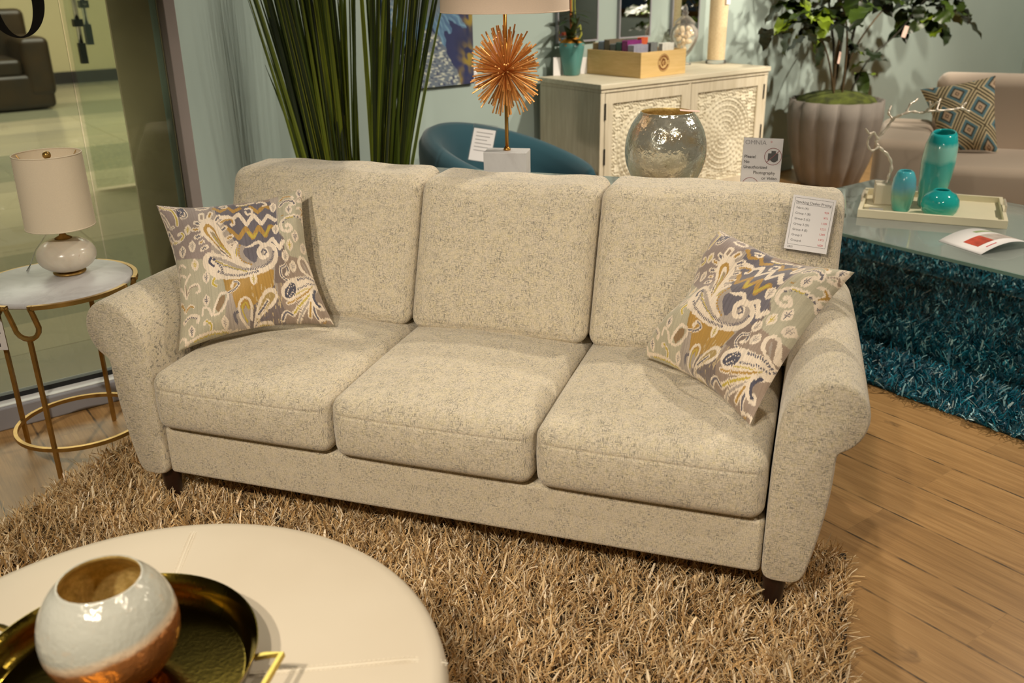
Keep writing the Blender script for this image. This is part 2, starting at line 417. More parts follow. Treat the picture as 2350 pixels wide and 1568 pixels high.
    MAT['teal_backing'] = plain('teal_backing', (6, 60, 72), .9)
    MAT['grey_planter'] = plain('grey_planter', (120, 113, 106), .85, var=.12, scale=6, bump=.1)
    MAT['black_pot'] = plain('black_pot', (40, 40, 38), .5)
    MAT['brown_stem'] = plain('brown_stem', (92, 74, 48), .7, var=.3, scale=20)
    MAT['dark_stem'] = plain('dark_stem', (48, 42, 30), .7, var=.3, scale=20)
    MAT['orchid_stem'] = plain('orchid_stem', (150, 156, 60), .6, var=.2, scale=10)
    MAT['bamboo_stick'] = plain('bamboo_stick', (170, 100, 46), .6, var=.2, scale=10)
    MAT['green_leaf'] = plain('green_leaf', (40, 62, 28), .4, var=.3, scale=8)
    MAT['plaster_white'] = plain('plaster_white', (236, 226, 204), .6, var=.06, scale=6)
    MAT['cream_tray'] = plain('cream_tray', (238, 228, 198), .45, var=.03, scale=5)
    t = NT('sand_column'); v = t.coord('Object'); n = t.noise(v, 90, 5, .7); t.base(t.ramp(n, [(.3, s2l((222, 196, 152))), (.7, s2l((244, 224, 186)))])); t.set(Roughness=.7); t.bump(n, .5, .004); MAT['sand_column'] = t.m
    # turquoise glass, three bodies
    def turq(nm, stops, rough=.08):
        t = NT(nm); v = t.coord('Object'); sp = t.n('SeparateXYZ'); t.l(v, sp.inputs[0])
        z = t.math('ADD', sp.outputs['Z'], t.math('MULTIPLY', t.math('SUBTRACT', t.noise(v, 7, 4, .6), .5), .07))
        mr = t.n('MapRange'); mr.inputs['From Max'].default_value = .33; t.l(z, mr.inputs['Value'])
        t.base(t.ramp(mr.outputs[0], [(p, s2l(c)) for p, c in stops])); t.set(Roughness=rough, Coat_Weight=.5, Coat_Roughness=.02, Subsurface_Weight=.3, Subsurface_Radius=(.01, .03, .03), Subsurface_Scale=.4); MAT[nm] = t.m
    turq('turquoise_tall', [(0, (96, 188, 168)), (.3, (96, 190, 176)), (.6, (76, 182, 174)), (.66, (146, 212, 200)), (.84, (150, 214, 204)), (.9, (40, 180, 180)), (1, (40, 184, 188))])
    turq('turquoise_round', [(0, (90, 190, 168)), (.12, (44, 184, 174)), (.35, (34, 170, 172))])
    turq('iridescent_glass', [(0, (70, 176, 166)), (.2, (126, 178, 150)), (.34, (110, 176, 196)), (.5, (84, 186, 200)), (.6, (36, 168, 178))], .2)
    MAT['magazine_red'] = plain('magazine_red', (186, 76, 56), .5, var=.3, scale=30)
    MAT['magazine_grey'] = plain('magazine_grey', (188, 176, 168), .5, var=.25, scale=30)
    MAT['magazine_green'] = plain('magazine_green', (150, 168, 120), .5, var=.1, scale=30)
    for nm, rgb in (('sample_tan', (150, 134, 104)), ('sample_blue', (126, 138, 158)), ('sample_taupe', (110, 100, 84)), ('sample_slate', (100, 106, 108)), ('sample_pine', (62, 88, 80)), ('sample_purple', (126, 46, 110)), ('sample_silver', (150, 150, 168)), ('sample_grey', (118, 122, 122)), ('sample_white', (214, 214, 206)), ('sample_orange', (204, 96, 60))):
        MAT[nm] = plain(nm, rgb, .4, var=.12, scale=30)
    MAT['navy_art'] = plain('navy_art', (26, 44, 60), .6, var=.4, scale=4)
make_materials()
# ------------------------------------------------------------------ the setting
YW = 4.57                                     # back wall
def struct(name, g, mat, **kw):
    o = g.build(name, mat, **kw); o['kind'] = 'structure'; return o
XL, XR, YR, ZC = -4.0, 9.6, -3.6, 3.05
struct('floor', G().box(XL, XR, YR, 4.8, -.06, 0), 'plank_floor')
struct('floor_mall', G().box(-4, 12, 4.8, 30, -.06, 0).box(-4, 1.2, 3.62, 4.8, .0005, .001), 'mall_tile')
struct('ceiling', G().box(XL, XR, YR, YW+.1, ZC, ZC+.1), 'white_ceiling')
struct('wall_back', G().box(1.905, XR, YW, YW+.1, 0, ZC), 'sage_wall')
struct('wall_right', G().box(XR, XR+.1, YR, YW+.1, 0, ZC), 'sage_wall')
struct('wall_rear', G().box(XL, XR, YR-.1, YR, 0, ZC), 'sage_wall')
struct('wall_side', G().box(XL-.1, XL, YR, 3.55, 0, ZC), 'sage_wall')
a, b = Vector((1.113, 3.53, 0)), Vector((1.935, 4.61, 0)); dd = (b-a).normalized(); nn = Vector((-dd.y, dd.x, 0))*.1
g = G(); q = [a, b, b+nn, a+nn]
g.add([(p.x, p.y, z) for z in (0, ZC) for p in q], [(0, 1, 5, 4), (1, 2, 6, 5), (2, 3, 7, 6), (3, 0, 4, 7), (0, 3, 2, 1), (4, 5, 6, 7)])
struct('wall_left', g, 'sage_wall')
struct('baseboard_back', G().box(1.93, XR, YW-.014, YW, 0, .11), 'sage_wall', bevel=.004)
# storefront: low track, gasket, panes, jamb, stone pier behind the pane
struct('trim_1', G().box(XL, 1.07, 3.455, 3.60, 0, .085), 'grey_track', bevel=.006)
struct('trim_2', G().box(XL, 1.07, 3.465, 3.595, .0855, .089), 'lit_track_top')  # thin pale sheet: the track's lit top put in as colour
struct('trim_3', G().box(XL, 1.07, 3.515, 3.545, .09, .108), 'black_gasket')
struct('trim_4', G().box(1.072, 1.112, 3.47, 3.565, 0, ZC), 'mauve_jamb', bevel=.003)
struct('column_stone', G().box(.912, 1.135, 3.575, 3.595, .09, ZC), 'brown_stone', bevel=.002)
w1 = struct('window_1', G().box(.752, 1.066, 3.524, 3.536, .1, ZC), 'window_glass')
w2 = struct('window_2', G().box(XL, .747, 3.524, 3.536, .1, ZC), 'window_glass')
# big serif letter O stuck to the inside of the pane: only its lower right part is in the frame
g = G(); n = 72; cxx, czz = .614, 1.432
def orad(a):
    return (.158, .2)
v = []
for k in range(n):
    an = 2*PI*k/n; ca, sa = math.cos(an), math.sin(an)
    v.append((cxx+.090*ca, 3.5225, czz+.118*sa)); v.append((cxx+.052*ca, 3.5225, czz+.1125*sa))
g.add(v, [(2*k, 2*k+1, (2*k+3) % (2*n), (2*k+2) % (2*n)) for k in range(n)])
g.build('lettering', 'black_vinyl', w2, label='black serif letter O on the glass')
# far side of the mall corridor
struct('wall_mall', G().box(-6, 14, 15.6, 15.7, .16, 6), 'mall_wall')
struct('baseboard_mall', G().box(-6, 14, 15.56, 15.62, 0, .17), 'dark_skirting')
struct('ceiling_mall', G().box(-6, 14, 3.65, 15.6, 5.0, 5.1), 'white_ceiling')
# a glass entrance door across the corridor with two long steel pulls
d1 = struct('door_1', G().box(1.60, 2.5, 7.40, 7.412, .02, 2.6), 'window_glass')
for x0, x1, yy, zb in ((1.66, 1.675, 7.36, 1.04), (1.74, 1.755, 7.45, 1.16)):
    g = G(); 
    g.tube([(x0, yy, zb), (x0, yy, 2.0)], .016, 10); g.tube([(x0, yy, zb+.16), (x0+.0, 7.406, zb+.16)], .012, 8)
    h = g.build('handle', 'mirror_silver', d1, label='long polished steel door pull', smooth=True)
    G().box(x0-.022, x0+.022, yy-.03, yy+.03, zb-.12, zb+.02).box(x0-.03, x0+.03, yy-.035, yy+.035, zb+.13, zb+.18).build('clamp', 'dark_steel', h)

# brown leather lounge sofa in the mall corridor
t = thing('lounge_sofa', 'brown leather lounge sofa in the corridor seen through the shop window', 'sofa', (1.2, 12.6, 0), 0)
g = G().rbox(1.25, .5, .2, .06, mtx=Matrix.Translation((0, .5, .22))); g.build('base', 'brown_leather', t, smooth=True)
G().rbox(1.22, .14, .42, .08, mtx=Matrix.Translation((0, .95, .72))).build('backrest', 'brown_leather', t, smooth=True)
G().rbox(.16, .52, .34, .08, mtx=Matrix.Translation((1.12, .5, .5))).build('arm', 'brown_leather', t, smooth=True)
G().rbox(.16, .52, .34, .08, mtx=Matrix.Translation((-1.12, .5, .5))).build('arm', 'brown_leather', t, smooth=True)
G().rbox(.95, .4, .1, .06, mtx=Matrix.Translation((0, .42, .5))).build('seat_cushion', 'brown_leather', t, smooth=True)
t = thing('lounge_chair', 'dark leather lounge chair back standing behind the brown lounge sofa', 'chair', (1.35, 14.2, 0), 0)
G().rbox(1.0, .12, .36, .1, mtx=Matrix.Translation((0, .8, .85))).build('backrest', 'brown_leather', t, smooth=True)
G().rbox(1.05, .45, .24, .08, mtx=Matrix.Translation((0, .45, .26))).build('seat', 'brown_leather', t, smooth=True)

# ------------------------------------------------------------------ main sofa
RZ = -R(54.87); SO = Vector((1.0903, 1.8483, 0))
SAx, SBx = Vector((math.cos(RZ), math.sin(RZ), 0)), Vector((-math.sin(RZ), math.cos(RZ), 0))
def SL(x, y, z=0):                             # a point of the sofa's own frame in the room
    return SO+SAx*x+SBx*y+Vector((0, 0, z))
sofa = thing('sofa', 'three seat rolled arm sofa in flecked cream chenille standing on the tan shag rug', 'sofa', SO, RZ)
def q01(x): return max(0., min(1., x))
# seat cushions
for i, cx in enumerate((-.567, 0, .567)):
    hx, hy, hz = .2815, .335, .088
    def fn(x, y, z, hx=hx, hy=hy, hz=hz, i=i):
        u, v, w = x/hx, y/hy, z/hz
        dome = max(0, 1-u*u)**.7*max(0, 1-v**4)
        sag = .85+.15*math.cos(2.1*(u+.3*i))
        if z > 0: z += .026*dome*sag*w
        else: z -= .004*dome
        fb = max(0, 1-u**4)*max(0, 1-w*w)
        if y < 0: y -= .014*fb*(-v)
        x *= 1-.012*max(0, -v)*abs(w)
        if v < -.9 and abs(u) < .93: y += .0022*math.exp(-((w-.50)/.035)**2)
        z += .0022*math.sin(13*u+5*v+2*i)*dome*max(0, w)*.6
        return (x, y, z)
    G().rbox(hx, hy, hz, .036, (40, 30, 40), 5, fn).build('seat_cushion', 'sofa_fabric', sofa, smooth=True, loc=(cx, .315, .372))
# back cushions: recline, the outer two wrap over the arms
for i, (xa, xb) in enumerate(((-.965, -.287), (-.283, .283), (.287, .965))):
    cx, hx = (xa+xb)/2, (xb-xa)/2; hy, hz = .105, .223
    def fn(x, y, z, cx=cx, hx=hx, hy=hy, hz=hz, i=i):
        u, v, w = x/hx, y/hy, z/hz
        dome = max(0, 1-u**4)*max(0, 1-w**4)
        if y < 0:
            y -= .03*dome*(-v)
            ex, ez = hx-abs(x)-.030, hz-abs(z)-.030
            y += .0045*max(math.exp(-(ex/.0035)**2) if ez > -.004 else 0, math.exp(-(ez/.0035)**2) if ex > -.004 else 0)*(v < -.6)
        z += .004*max(0, 1-u*u)*max(0, w)*(1 if i != 1 else -1.5)
        z += .0022*math.sin(9*u+2*i)*max(0, w)
        s = q01((.62-(z+.70))/.16)              # lower part narrows beside the arm
        if i == 0 and u < 0: x += .105*s*(-u)
        if i == 2 and u > 0: x -= .105*s*u
        return (x, y+.36*z, z)
    G().rbox(hx, hy, hz, .04, (90, 4, 74), 5, fn).build('back_cushion', 'sofa_fabric', sofa, smooth=True, loc=(cx, .69, .682))
# rail, back frame
G().rbox(.85, .40, .076, .014, (4, 3, 2), 3).build('front_rail', 'sofa_fabric', sofa, smooth=True, loc=(0, .412, .202))
def fn(x, y, z): return (x, y+.26*z, z)
G().rbox(.93, .05, .32, .03, (4, 2, 4), 3, fn).build('back_frame', 'sofa_fabric', sofa, smooth=True, loc=(0, .83, .46))
# arms: flared panel with a rolled top, soft front edge
def arm_profile():
    P = [(.852, .17), (.853, .136), (.868, .121), (.905, .119), (.936, .123), (.951, .142), (.962, .19), (.976, .27), (.986, .35), (.990, .42), (.990, .470), (.996, .484), (1.012, .492), (1.032, .512), (1.046, .54), (1.052, .572), (1.046, .606), (1.028, .634), (1.0, .652), (.965, .658), (.93, .648), (.90, .628), (.876, .598), (.860, .55), (.853, .45), (.852, .30)]
    out = []                                    # smooth by Chaikin once
    for i in range(len(P)):
        p, q = P[i], P[(i+1) % len(P)]
        out.append((p[0]*.75+q[0]*.25, p[1]*.75+q[1]*.25)); out.append((p[0]*.25+q[0]*.75, p[1]*.25+q[1]*.75))
    return out
prof = arm_profile()
def inset(P, d):
    n = len(P); o = []
    for i in range(n):
        t = Vector((P[(i+1) % n][0]-P[i-1][0], P[(i+1) % n][1]-P[i-1][1])); t.normalize()
        o.append((P[i][0]-t.y*d, P[i][1]+t.x*d))
    return o
for sg in (-1, 1):
    rings = []
    for (y, d) in ((-.001, .0085), (.0005, .0055), (.0035, .003), (.008, .0012), (.014, .0003), (.022, 0), (.15, 0), (.3, 0), (.45, 0), (.6, 0), (.74, 0), (.8, .0), (.812, .004), (.816, .008)):
        pr_ = inset(prof, d) if d else prof
        ring = []
        for (x, z) in pr_:
            k = q01((z-.47)/.12)*q01((x-.9)/.1)
            x2 = x-k*.035*q01(y/.8)             # roll narrows to the back
            z2 = z+.012*math.sin(PI*q01(y/.8))*q01((z-.5)/.1)
            ring.append((sg*x2, y, z2))
        rings.append(ring if sg < 0 else ring[::-1])
    G().loft(rings).build('arm', 'sofa_fabric', sofa, smooth=True)
for (x, y) in ((-.885, .055), (.885, .055), (-.885, .76), (.885, .76)):
    G().lathe([(.021, .004), (.023, .03), (.031, .13), (.031, .135)], 24).build('leg', 'dark_wood', sofa, smooth=True, loc=(x, y, 0))

# price card in a clear sleeve pinned to the right back cushion
def sofa_back_y(z): return .69-.105-.03+.36*(z-.70)
tc = SL(.878, sofa_back_y(.852)-.010, .852); 
t = thing('price_card', 'white price card in a clear sleeve pinned to the right back cushion', 'price card', tc)
xd = (SAx+SBx*.06+Vector((0, 0, -.10))).normalized(); yd = Vector((0, 0, 1))+SBx*.33
fm = frame_mtx((0, 0, 0), xd, yd) @ Matrix.Scale(1.07, 4)
cw, chh = .052, .068
g = G().box(-cw-.008, cw+.006, -chh-.006, chh+.018, -.0012, -.0002); o = g.build('sleeve', 'clear_plastic', t); o.matrix_local = fm
g = G().box(-cw, cw, -chh, chh, 0, .0012); o = g.build('paper', 'white_paper', t); o.matrix_local = fm
g = G(); text_geo(g, 'Stocking Dealer Pricing', .0092, 0, .049, align='CENTER', z=.0015)
g.box(-.042, .042, .0465, .0471, .0014, .0015)
for k, s_ in enumerate(('Fabric (A)', 'Group 1 (B)', 'Group 2 (C)', 'Group 3 (D)', 'Group 4 (E)', 'Group 5', 'Group 6')): text_geo(g, s_, .0075, -.040, .035-.0136*k, z=.0015)
text_geo(g, '- 2825', .0068, -.049, -.0635, z=.0015)
for s_ in (-1, 1): g.box(s_*.046-.0003, s_*.046+.0003, -.055, .062, .0013, .0015)
for yv in (-.055, .062): g.box(-.046, .046, yv-.0003, yv+.0003, .0013, .0015)
o = g.build('lettering', 'black_ink', t, label='small black printed price list'); o.matrix_local = fm
g = G()
for k, s_ in enumerate(('939', '975', '1109', '1225', '1349', '1475', '1600')): text_geo(g, s_, .0072, .040, .0305-.0136*k, align='RIGHT', z=.0015)
o = g.build('lettering', 'red_ink', t, label='red printed prices'); o.matrix_local = fm
# ------------------------------------------------------------------ shag rugs
def pile(name, n, pt_fn, length, width, palette, parent, mat, base_z, lean=.75, clump=7.0, seed=1, seg=3, ribbon=.2, rib_w=2.4, blend=None):
    r = np.random.default_rng(seed)
    P = pt_fn(r, n); n = len(P)
    # clumped lean direction from a few random waves
    kx = r.normal(size=(6, 2))*clump*2.4; ph = r.uniform(0, 6.28, 6)
    ang = sum(np.sin(P @ kx[i]+ph[i]) for i in range(6))*1.1+np.where(r.random(n) < .55, r.uniform(-PI, PI, n), r.normal(size=n)*.9)
    ln = length*(1+.28*r.normal(size=n)).clip(.45, 1.7)
    le = (lean+.3*r.normal(size=n)).clip(.05, 1.35)
    rib = r.random(n) < ribbon
    w = np.where(rib, width*rib_w, width)*(1+.25*r.normal(size=n)).clip(.5, 1.6)
    tw = r.uniform(0, PI, n)
    V = np.zeros((n, (seg+1)*2, 3), np.float32)
    dx, dy = np.cos(ang), np.sin(ang)
    sx, sy = np.cos(ang+PI/2+.9*(tw-PI/2)*.8), np.sin(ang+PI/2+.9*(tw-PI/2)*.8)
    pos = np.stack([P[:, 0], P[:, 1], np.full(n, base_z)], 1)
    crv = r.normal(size=n)*.8
    for k in range(seg+1):
        th = (le*(.45+.8*k/seg)).clip(0, 1.5)                        # leans further toward the tip
        if k: 
            st = ln/seg
            a2 = ang+crv*k/seg
            pos = pos+np.stack([np.cos(a2)*np.sin(th)*st, np.sin(a2)*np.sin(th)*st, np.cos(th)*st], 1)
        hw = w*(.5 if k < seg else .34)
        off = np.stack([sx*hw, sy*hw, 0.25*hw*np.sin(tw)], 1)
        V[:, 2*k] = pos-off; V[:, 2*k+1] = pos+off
    base = np.arange(n)[:, None]*(seg+1)*2
    F = np.concatenate([np.concatenate([base+2*k, base+2*k+1, base+2*k+3, base+2*k+2], 1)[:, None] for k in range(seg)], 1).reshape(-1, 4)
    pal = np.array([s2l(c) for c, _ in palette]); wt = np.array([x for _, x in palette], float); wt /= wt.sum()
    ci = r.choice(len(pal), n, p=wt); ci[rib] = r.choice(len(pal), rib.sum(), p=wt[::1])
    c = pal[ci]*(1+.14*r.normal(size=(n, 1))).clip(.55, 1.5)
    if blend is not None: c = blend(P, c, r)
    c = np.repeat(c[:, None], (seg+1)*2, 1).reshape(-1, 3)
    o = fast_mesh(name, V.reshape(-1, 3), F, mat, c, parent)
    o['kind'] = 'stuff'; return o

def rect_pts(x0, x1, y0, y1, rad=.06, dens=None):
    def f(r, n):
        P = np.stack([r.uniform(x0, x1, n), r.uniform(y0, y1, n)], 1)
        # rounded corners and a slightly wandering edge
        cx = np.clip(P[:, 0], x0+rad, x1-rad); cy = np.clip(P[:, 1], y0+rad, y1-rad)
        ok = np.hypot(P[:, 0]-cx, P[:, 1]-cy) <= rad
        P = P[ok]
        if dens is not None: P = P[r.random(len(P)) < dens(P)]
        return P
    return f

rug = thing('shag_rug', 'tan shaggy pile rug under the cream sofa and the round ottoman', 'rug', SO, RZ)
RX0, RX1, RY0, RY1 = -1.27, 1.065, -1.50, .345
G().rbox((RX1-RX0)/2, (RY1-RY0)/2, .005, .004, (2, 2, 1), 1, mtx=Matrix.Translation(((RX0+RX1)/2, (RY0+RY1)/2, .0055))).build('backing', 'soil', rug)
pal = [((226, 192, 140), 3), ((236, 208, 162), 3), ((204, 166, 112), 2), ((248, 228, 194), 1.6), ((166, 128, 78), 1.2)]
def dens(P):
    return np.where(P[:, 1] > .2, np.where(np.abs(P[:, 0]) < .8, .25, 1), 1)
pile('pile', 104000, rect_pts(RX0, RX1, RY0, RY1, .09, dens), .047, .0025, pal, rug, 'beige_pile', .008, lean=.76, seed=3, ribbon=.2, rib_w=1.9)

trug = thing('shag_rug', 'deep teal shaggy rug under the glass coffee table', 'rug', (3.0, 0, 0), 0)
G().rbox(.86, 1.68, .005, .004, (2, 2, 1), 1, mtx=Matrix.Translation((.88, 1.60, .0055))).build('backing', 'teal_backing', trug)
pal = [((7, 96, 120), 4), ((4, 62, 82), 3.4), ((20, 132, 156), 2.2), ((146, 194, 202), 1.2), ((200, 222, 222), .7), ((36, 44, 48), .6)]
pile('pile', 56000, rect_pts(.0, 1.74, -.1, 3.28, .05, lambda P: np.where(np.minimum(np.abs(P[:, 0]-.378), np.abs(P[:, 0]-1.412)) < .034, 0, np.where(P[:, 0] < 1.1, 1, .6))), .040, .0046, pal, trug, 'teal_pile', .008, lean=.85, seed=5, ribbon=.35, rib_w=1.6)
# ------------------------------------------------------------------ painted prints (colour per vertex, drawn on a grid)
class Canvas:
    def __init__(s, N, x0, y0, x1, y1, wob=0, seed=2):
        """picture space x0..x1 (right), y0..y1 (down) sampled N x N"""
        r = np.random.default_rng(seed)
        s.N = N; gx, gy = np.meshgrid(np.linspace(x0, x1, N), np.linspace(y0, y1, N))
        s.gx, s.gy0 = gx, gy
        j = r.normal(size=N)*wob; j2 = np.repeat(r.normal(size=(N+2)//3), 3)[:N]*wob
        s.gy = gy+(j+j2)[None, :]                   # ikat: warp threads slip up and down
        s.c = np.zeros((N, N, 3))
    def fill(s, mask, rgb, a=1.0):
        m = mask*a; s.c[:] = s.c*(1-m[..., None])+np.array(s2l(rgb))*m[..., None]
    def seg(s, pts, w, rgb, dash=None, taper=False, smooth=True, closed=False):
        P = np.array(pts, float)
        if closed: P = np.vstack([P, P[:1]])
        if smooth and len(P) > 2: P = spline(P)
        w2 = w/2; lo, hi = P.min(0)-w-9, P.max(0)+w+9
        sel = (s.gx > lo[0]) & (s.gx < hi[0]) & (s.gy > lo[1]) & (s.gy < hi[1])
        if not sel.any(): return
        X, Y = s.gx[sel], s.gy[sel]; best = np.full(len(X), 1e9); acc = 0; L = np.hypot(*np.diff(P, axis=0).T); tot = L.sum()
        arc = np.zeros(len(X))
        for a, b, l in zip(P[:-1], P[1:], L):
            d = b-a; t = np.clip(((X-a[0])*d[0]+(Y-a[1])*d[1])/(d@d+1e-9), 0, 1)
            dist = np.hypot(X-a[0]-t*d[0], Y-a[1]-t*d[1])
            if taper: dist = dist/(1-.75*(acc+t*l)/tot)
            m = dist < best; best[m] = dist[m]; arc[m] = (acc+t*l)[m]; acc += l
        a = (best < w2).astype(float)
        if dash: a = a*(((arc/dash) % 1) < .62)
        s.c[sel] = s.c[sel]*(1-a[:, None])+np.array(s2l(rgb))*a[:, None]
    def poly(s, pts, rgb, smooth=True, a=1.0):
        P = np.array(pts, float)
        if smooth: P = spline(np.vstack([P, P[:1]]))
        inside = np.zeros(s.gx.shape, bool); n = len(P); j = n-1
        for i in range(n):
            xi, yi, xj, yj = *P[i], *P[j]
            cnd = ((yi > s.gy) != (yj > s.gy)) & (s.gx < (xj-xi)*(s.gy-yi)/(yj-yi+1e-12)+xi)
            inside ^= cnd; j = i
        s.fill(inside.astype(float), rgb, a)
def spline(P, k=6):
    n = len(P); out = []
    for i in range(n-1):
        p0, p1, p2, p3 = P[max(i-1, 0)], P[i], P[i+1], P[min(i+2, n-1)]
        for t in np.linspace(0, 1, k, endpoint=False):
            out.append(.5*((2*p1)+(-p0+p2)*t+(2*p0-5*p1+4*p2-p3)*t*t+(-p0+3*p1-3*p2+p3)*t**3))
    out.append(P[-1]); return np.array(out)

CR, NV, GO, YE, TA, LI, GG = (238, 220, 198), (108, 102, 110), (184, 144, 72), (200, 176, 72), (158, 138, 122), (178, 164, 152), (186, 178, 154)
# the print is drawn in the plane of a photographed pillow: corner points of that drawing plane
QTL, QTR, QBR, QBL = (85, 265), (1352, 108), (1602, 1278), (262, 1512)
def to_uv(pts, pinch=.14):
    """drawing plane -> pillow u, v (0..1400), undoing the quad and the pinched edges"""
    P = np.array(pts, float); A, B_, C_, D_ = [np.array(q, float) for q in (QTL, QTR, QBR, QBL)]
    u = np.full(len(P), .5); v = np.full(len(P), .5)
    for _ in range(12):                            # Newton on the bilinear map
        u1, v1 = u[:, None], v[:, None]
        f = A*(1-u1)*(1-v1)+B_*u1*(1-v1)+C_*u1*v1+D_*(1-u1)*v1-P
        fu = (B_-A)*(1-v1)+(C_-D_)*v1; fv = (D_-A)*(1-u1)+(C_-B_)*u1
        det = fu[:, 0]*fv[:, 1]-fu[:, 1]*fv[:, 0]
        u = u-(f[:, 0]*fv[:, 1]-f[:, 1]*fv[:, 0])/det; v = v-(fu[:, 0]*f[:, 1]-fu[:, 1]*f[:, 0])/det
    a, b = 2*u-1, 2*v-1; ku, kv = a.copy(), b.copy()
    for _ in range(6):
        ku = a/(1-pinch*(1-np.minimum(1, np.abs(kv))**1.8)); kv = b/(1-pinch*(1-np.minimum(1, np.abs(ku))**1.8))
    return np.stack([(ku+1)*700, (kv+1)*700], 1)
def paisley_print(N=430, seed=4):
    k = Canvas(N, 0, 0, 1400, 1400, 3.6, seed); r = np.random.default_rng(seed)
    def S(pts, w, c, **kw): k.seg(to_uv(spline(np.array(pts, float)) if kw.pop('curve', True) and len(pts) > 2 else pts), w, c, smooth=False, **kw)
    def P(pts, c, curve=True):
        q = np.array(pts, float); k.poly(to_uv(spline(np.vstack([q, q[:1]])) if curve else q), c, smooth=False)
    k.fill(np.ones((N, N)), LI)
    P([(0, 200), (575, 200), (560, 800), (0, 800)], (154, 138, 132), False); P([(200, 760), (660, 800), (690, 1060), (640, 1560), (180, 1560)], GG, False); P([(1120, 60), (1420, 60), (1480, 760), (1150, 760)], GG, False)
    P([(1090, 760), (1560, 740), (1700, 1400), (1150, 1400)], TA, False); P([(1130, 560), (1180, 620), (1200, 980), (1090, 980)], (130, 114, 106), False)
    P([(575, 300), (1060, 240), (1115, 330), (1130, 560), (1175, 640), (1150, 770), (1090, 770), (1080, 690), (900, 690), (760, 640), (690, 520), (610, 440)], NV, False)
    P([(760, 320), (900, 280), (1060, 240), (1060, 200), (740, 260)], TA, False)
    P([(655, 940), (1085, 880), (1078, 1190), (760, 1190), (735, 1090), (680, 1060)], GO, False)
    P([(880, 1190), (1090, 1000), (1180, 1200), (1160, 1400), (860, 1400)], (122, 108, 104), False)
    # chevrons
    S([(580, 345), (640, 388), (700, 342), (752, 382), (805, 345)], 34, GO, curve=False); S([(895, 322), (958, 358), (1012, 288), (1055, 305)], 38, GO, curve=False)
    S([(640, 448), (700, 432), (740, 450), (795, 402), (860, 482), (922, 390), (988, 468), (1040, 382), (1108, 440)], 40, CR, curve=False)
    S([(690, 522), (745, 560), (797, 602), (852, 510), (915, 602), (962, 492), (1022, 590), (1058, 492), (1100, 520)], 44, GO, curve=False); S([(872, 545), (918, 600), (940, 560)], 26, YE, curve=False); S([(1015, 585), (1058, 500)], 26, YE, curve=False)
    S([(860, 692), (960, 640), (1014, 690), (1078, 622), (1140, 706), (1170, 645)], 40, CR, curve=False)
    # feather of the large paisley
    P([(860, 880), (720, 790), (580, 680), (490, 590), (470, 520), (500, 462), (570, 465), (640, 540), (690, 640), (750, 720), (820, 800)], CR)
    P([(830, 850), (700, 760), (590, 660), (515, 580), (505, 530), (540, 505), (590, 545), (650, 650), (730, 750)], GO)
    P([(800, 825), (680, 735), (585, 640), (535, 570), (545, 535), (590, 570), (640, 660), (720, 760)], CR)
    P([(760, 790), (660, 705), (590, 625), (560, 580), (590, 580), (640, 660)], (164, 146, 118)); S([(720, 745), (640, 670), (590, 610)], 12, YE); S([(700, 760), (620, 690)], 9, NV)
    def petal(x, y, an, L, w, c):
        dx, dy = math.cos(R(an)), math.sin(R(an)); S([(x, y), (x+dx*L, y+dy*L)], w, CR); S([(x+dx*L*.25, y+dy*L*.25), (x+dx*L*.85, y+dy*L*.85)], w*.42, c)
    for q in ((485, 460, 265, 55, 62, TA), (545, 450, 285, 55, 50, GO), (600, 480, 305, 55, 46, NV), (470, 505, 215, 46, 48, NV), (462, 545, 185, 48, 46, GO), (480, 600, 165, 44, 46, NV), (530, 690, 150, 50, 40, NV), (575, 735, 140, 36, 34, TA), (650, 560, 315, 50, 40, NV), (690, 620, 325, 56, 40, GO), (720, 670, 330, 60, 40, TA), (500, 650, 160, 30, 34, GO)): petal(*q)
    S([(640, 500), (680, 460), (735, 450), (752, 480), (735, 500)], 34, CR); S([(650, 490), (690, 462), (735, 458), (745, 484)], 17, GO)
    # great curl
    P([(840, 690), (960, 690), (950, 800), (920, 830), (860, 780), (830, 730)], NV)
    S([(545, 752), (510, 790), (520, 850), (590, 915), (700, 945), (850, 940), (980, 905), (1070, 850), (1105, 780), (1090, 700), (1040, 672), (985, 690), (962, 745), (990, 790), (1032, 770), (1020, 725)], 46, CR)
    S([(545, 752), (640, 760), (740, 800), (850, 860)], 34, CR); P([(545, 770), (520, 800), (540, 850), (640, 920), (800, 940), (940, 905), (1050, 850), (900, 880), (760, 860), (640, 800)], CR)
    S([(760, 660), (740, 740), (780, 820), (880, 862)], 40, CR); S([(800, 660), (790, 740), (830, 810), (910, 850)], 20, GO, dash=30); S([(775, 690), (770, 760)], 11, YE)
    S([(590, 790), (680, 840), (790, 878), (900, 888), (1000, 862), (1070, 800), (1085, 740)], 25, NV, dash=17); S([(620, 890), (720, 925), (840, 930), (950, 905)], 26, NV, dash=17)
    S([(560, 775), (545, 810), (580, 840)], 24, (74, 72, 92)); S([(580, 790), (640, 850), (650, 890)], 22, (74, 72, 92), dash=26); S([(600, 800), (720, 850), (860, 905)], 10, YE)
    S([(985, 740), (1000, 720), (1028, 742), (1010, 765)], 16, NV)
    # leaves
    def leaf_(x, y, c, s=1.0):
        P([(x, y-52*s), (x+30*s, y-12*s), (x+22*s, y+30*s), (x, y+50*s), (x-24*s, y+28*s), (x-30*s, y-12*s)], CR)
        S([(x, y-30*s), (x, y+32*s)], 7, c)
        for d in (-1, 1): S([(x, y+2*s), (x+16*d*s, y-14*s)], 6, c); S([(x, y+18*s), (x+14*d*s, y+2*s)], 6, c)
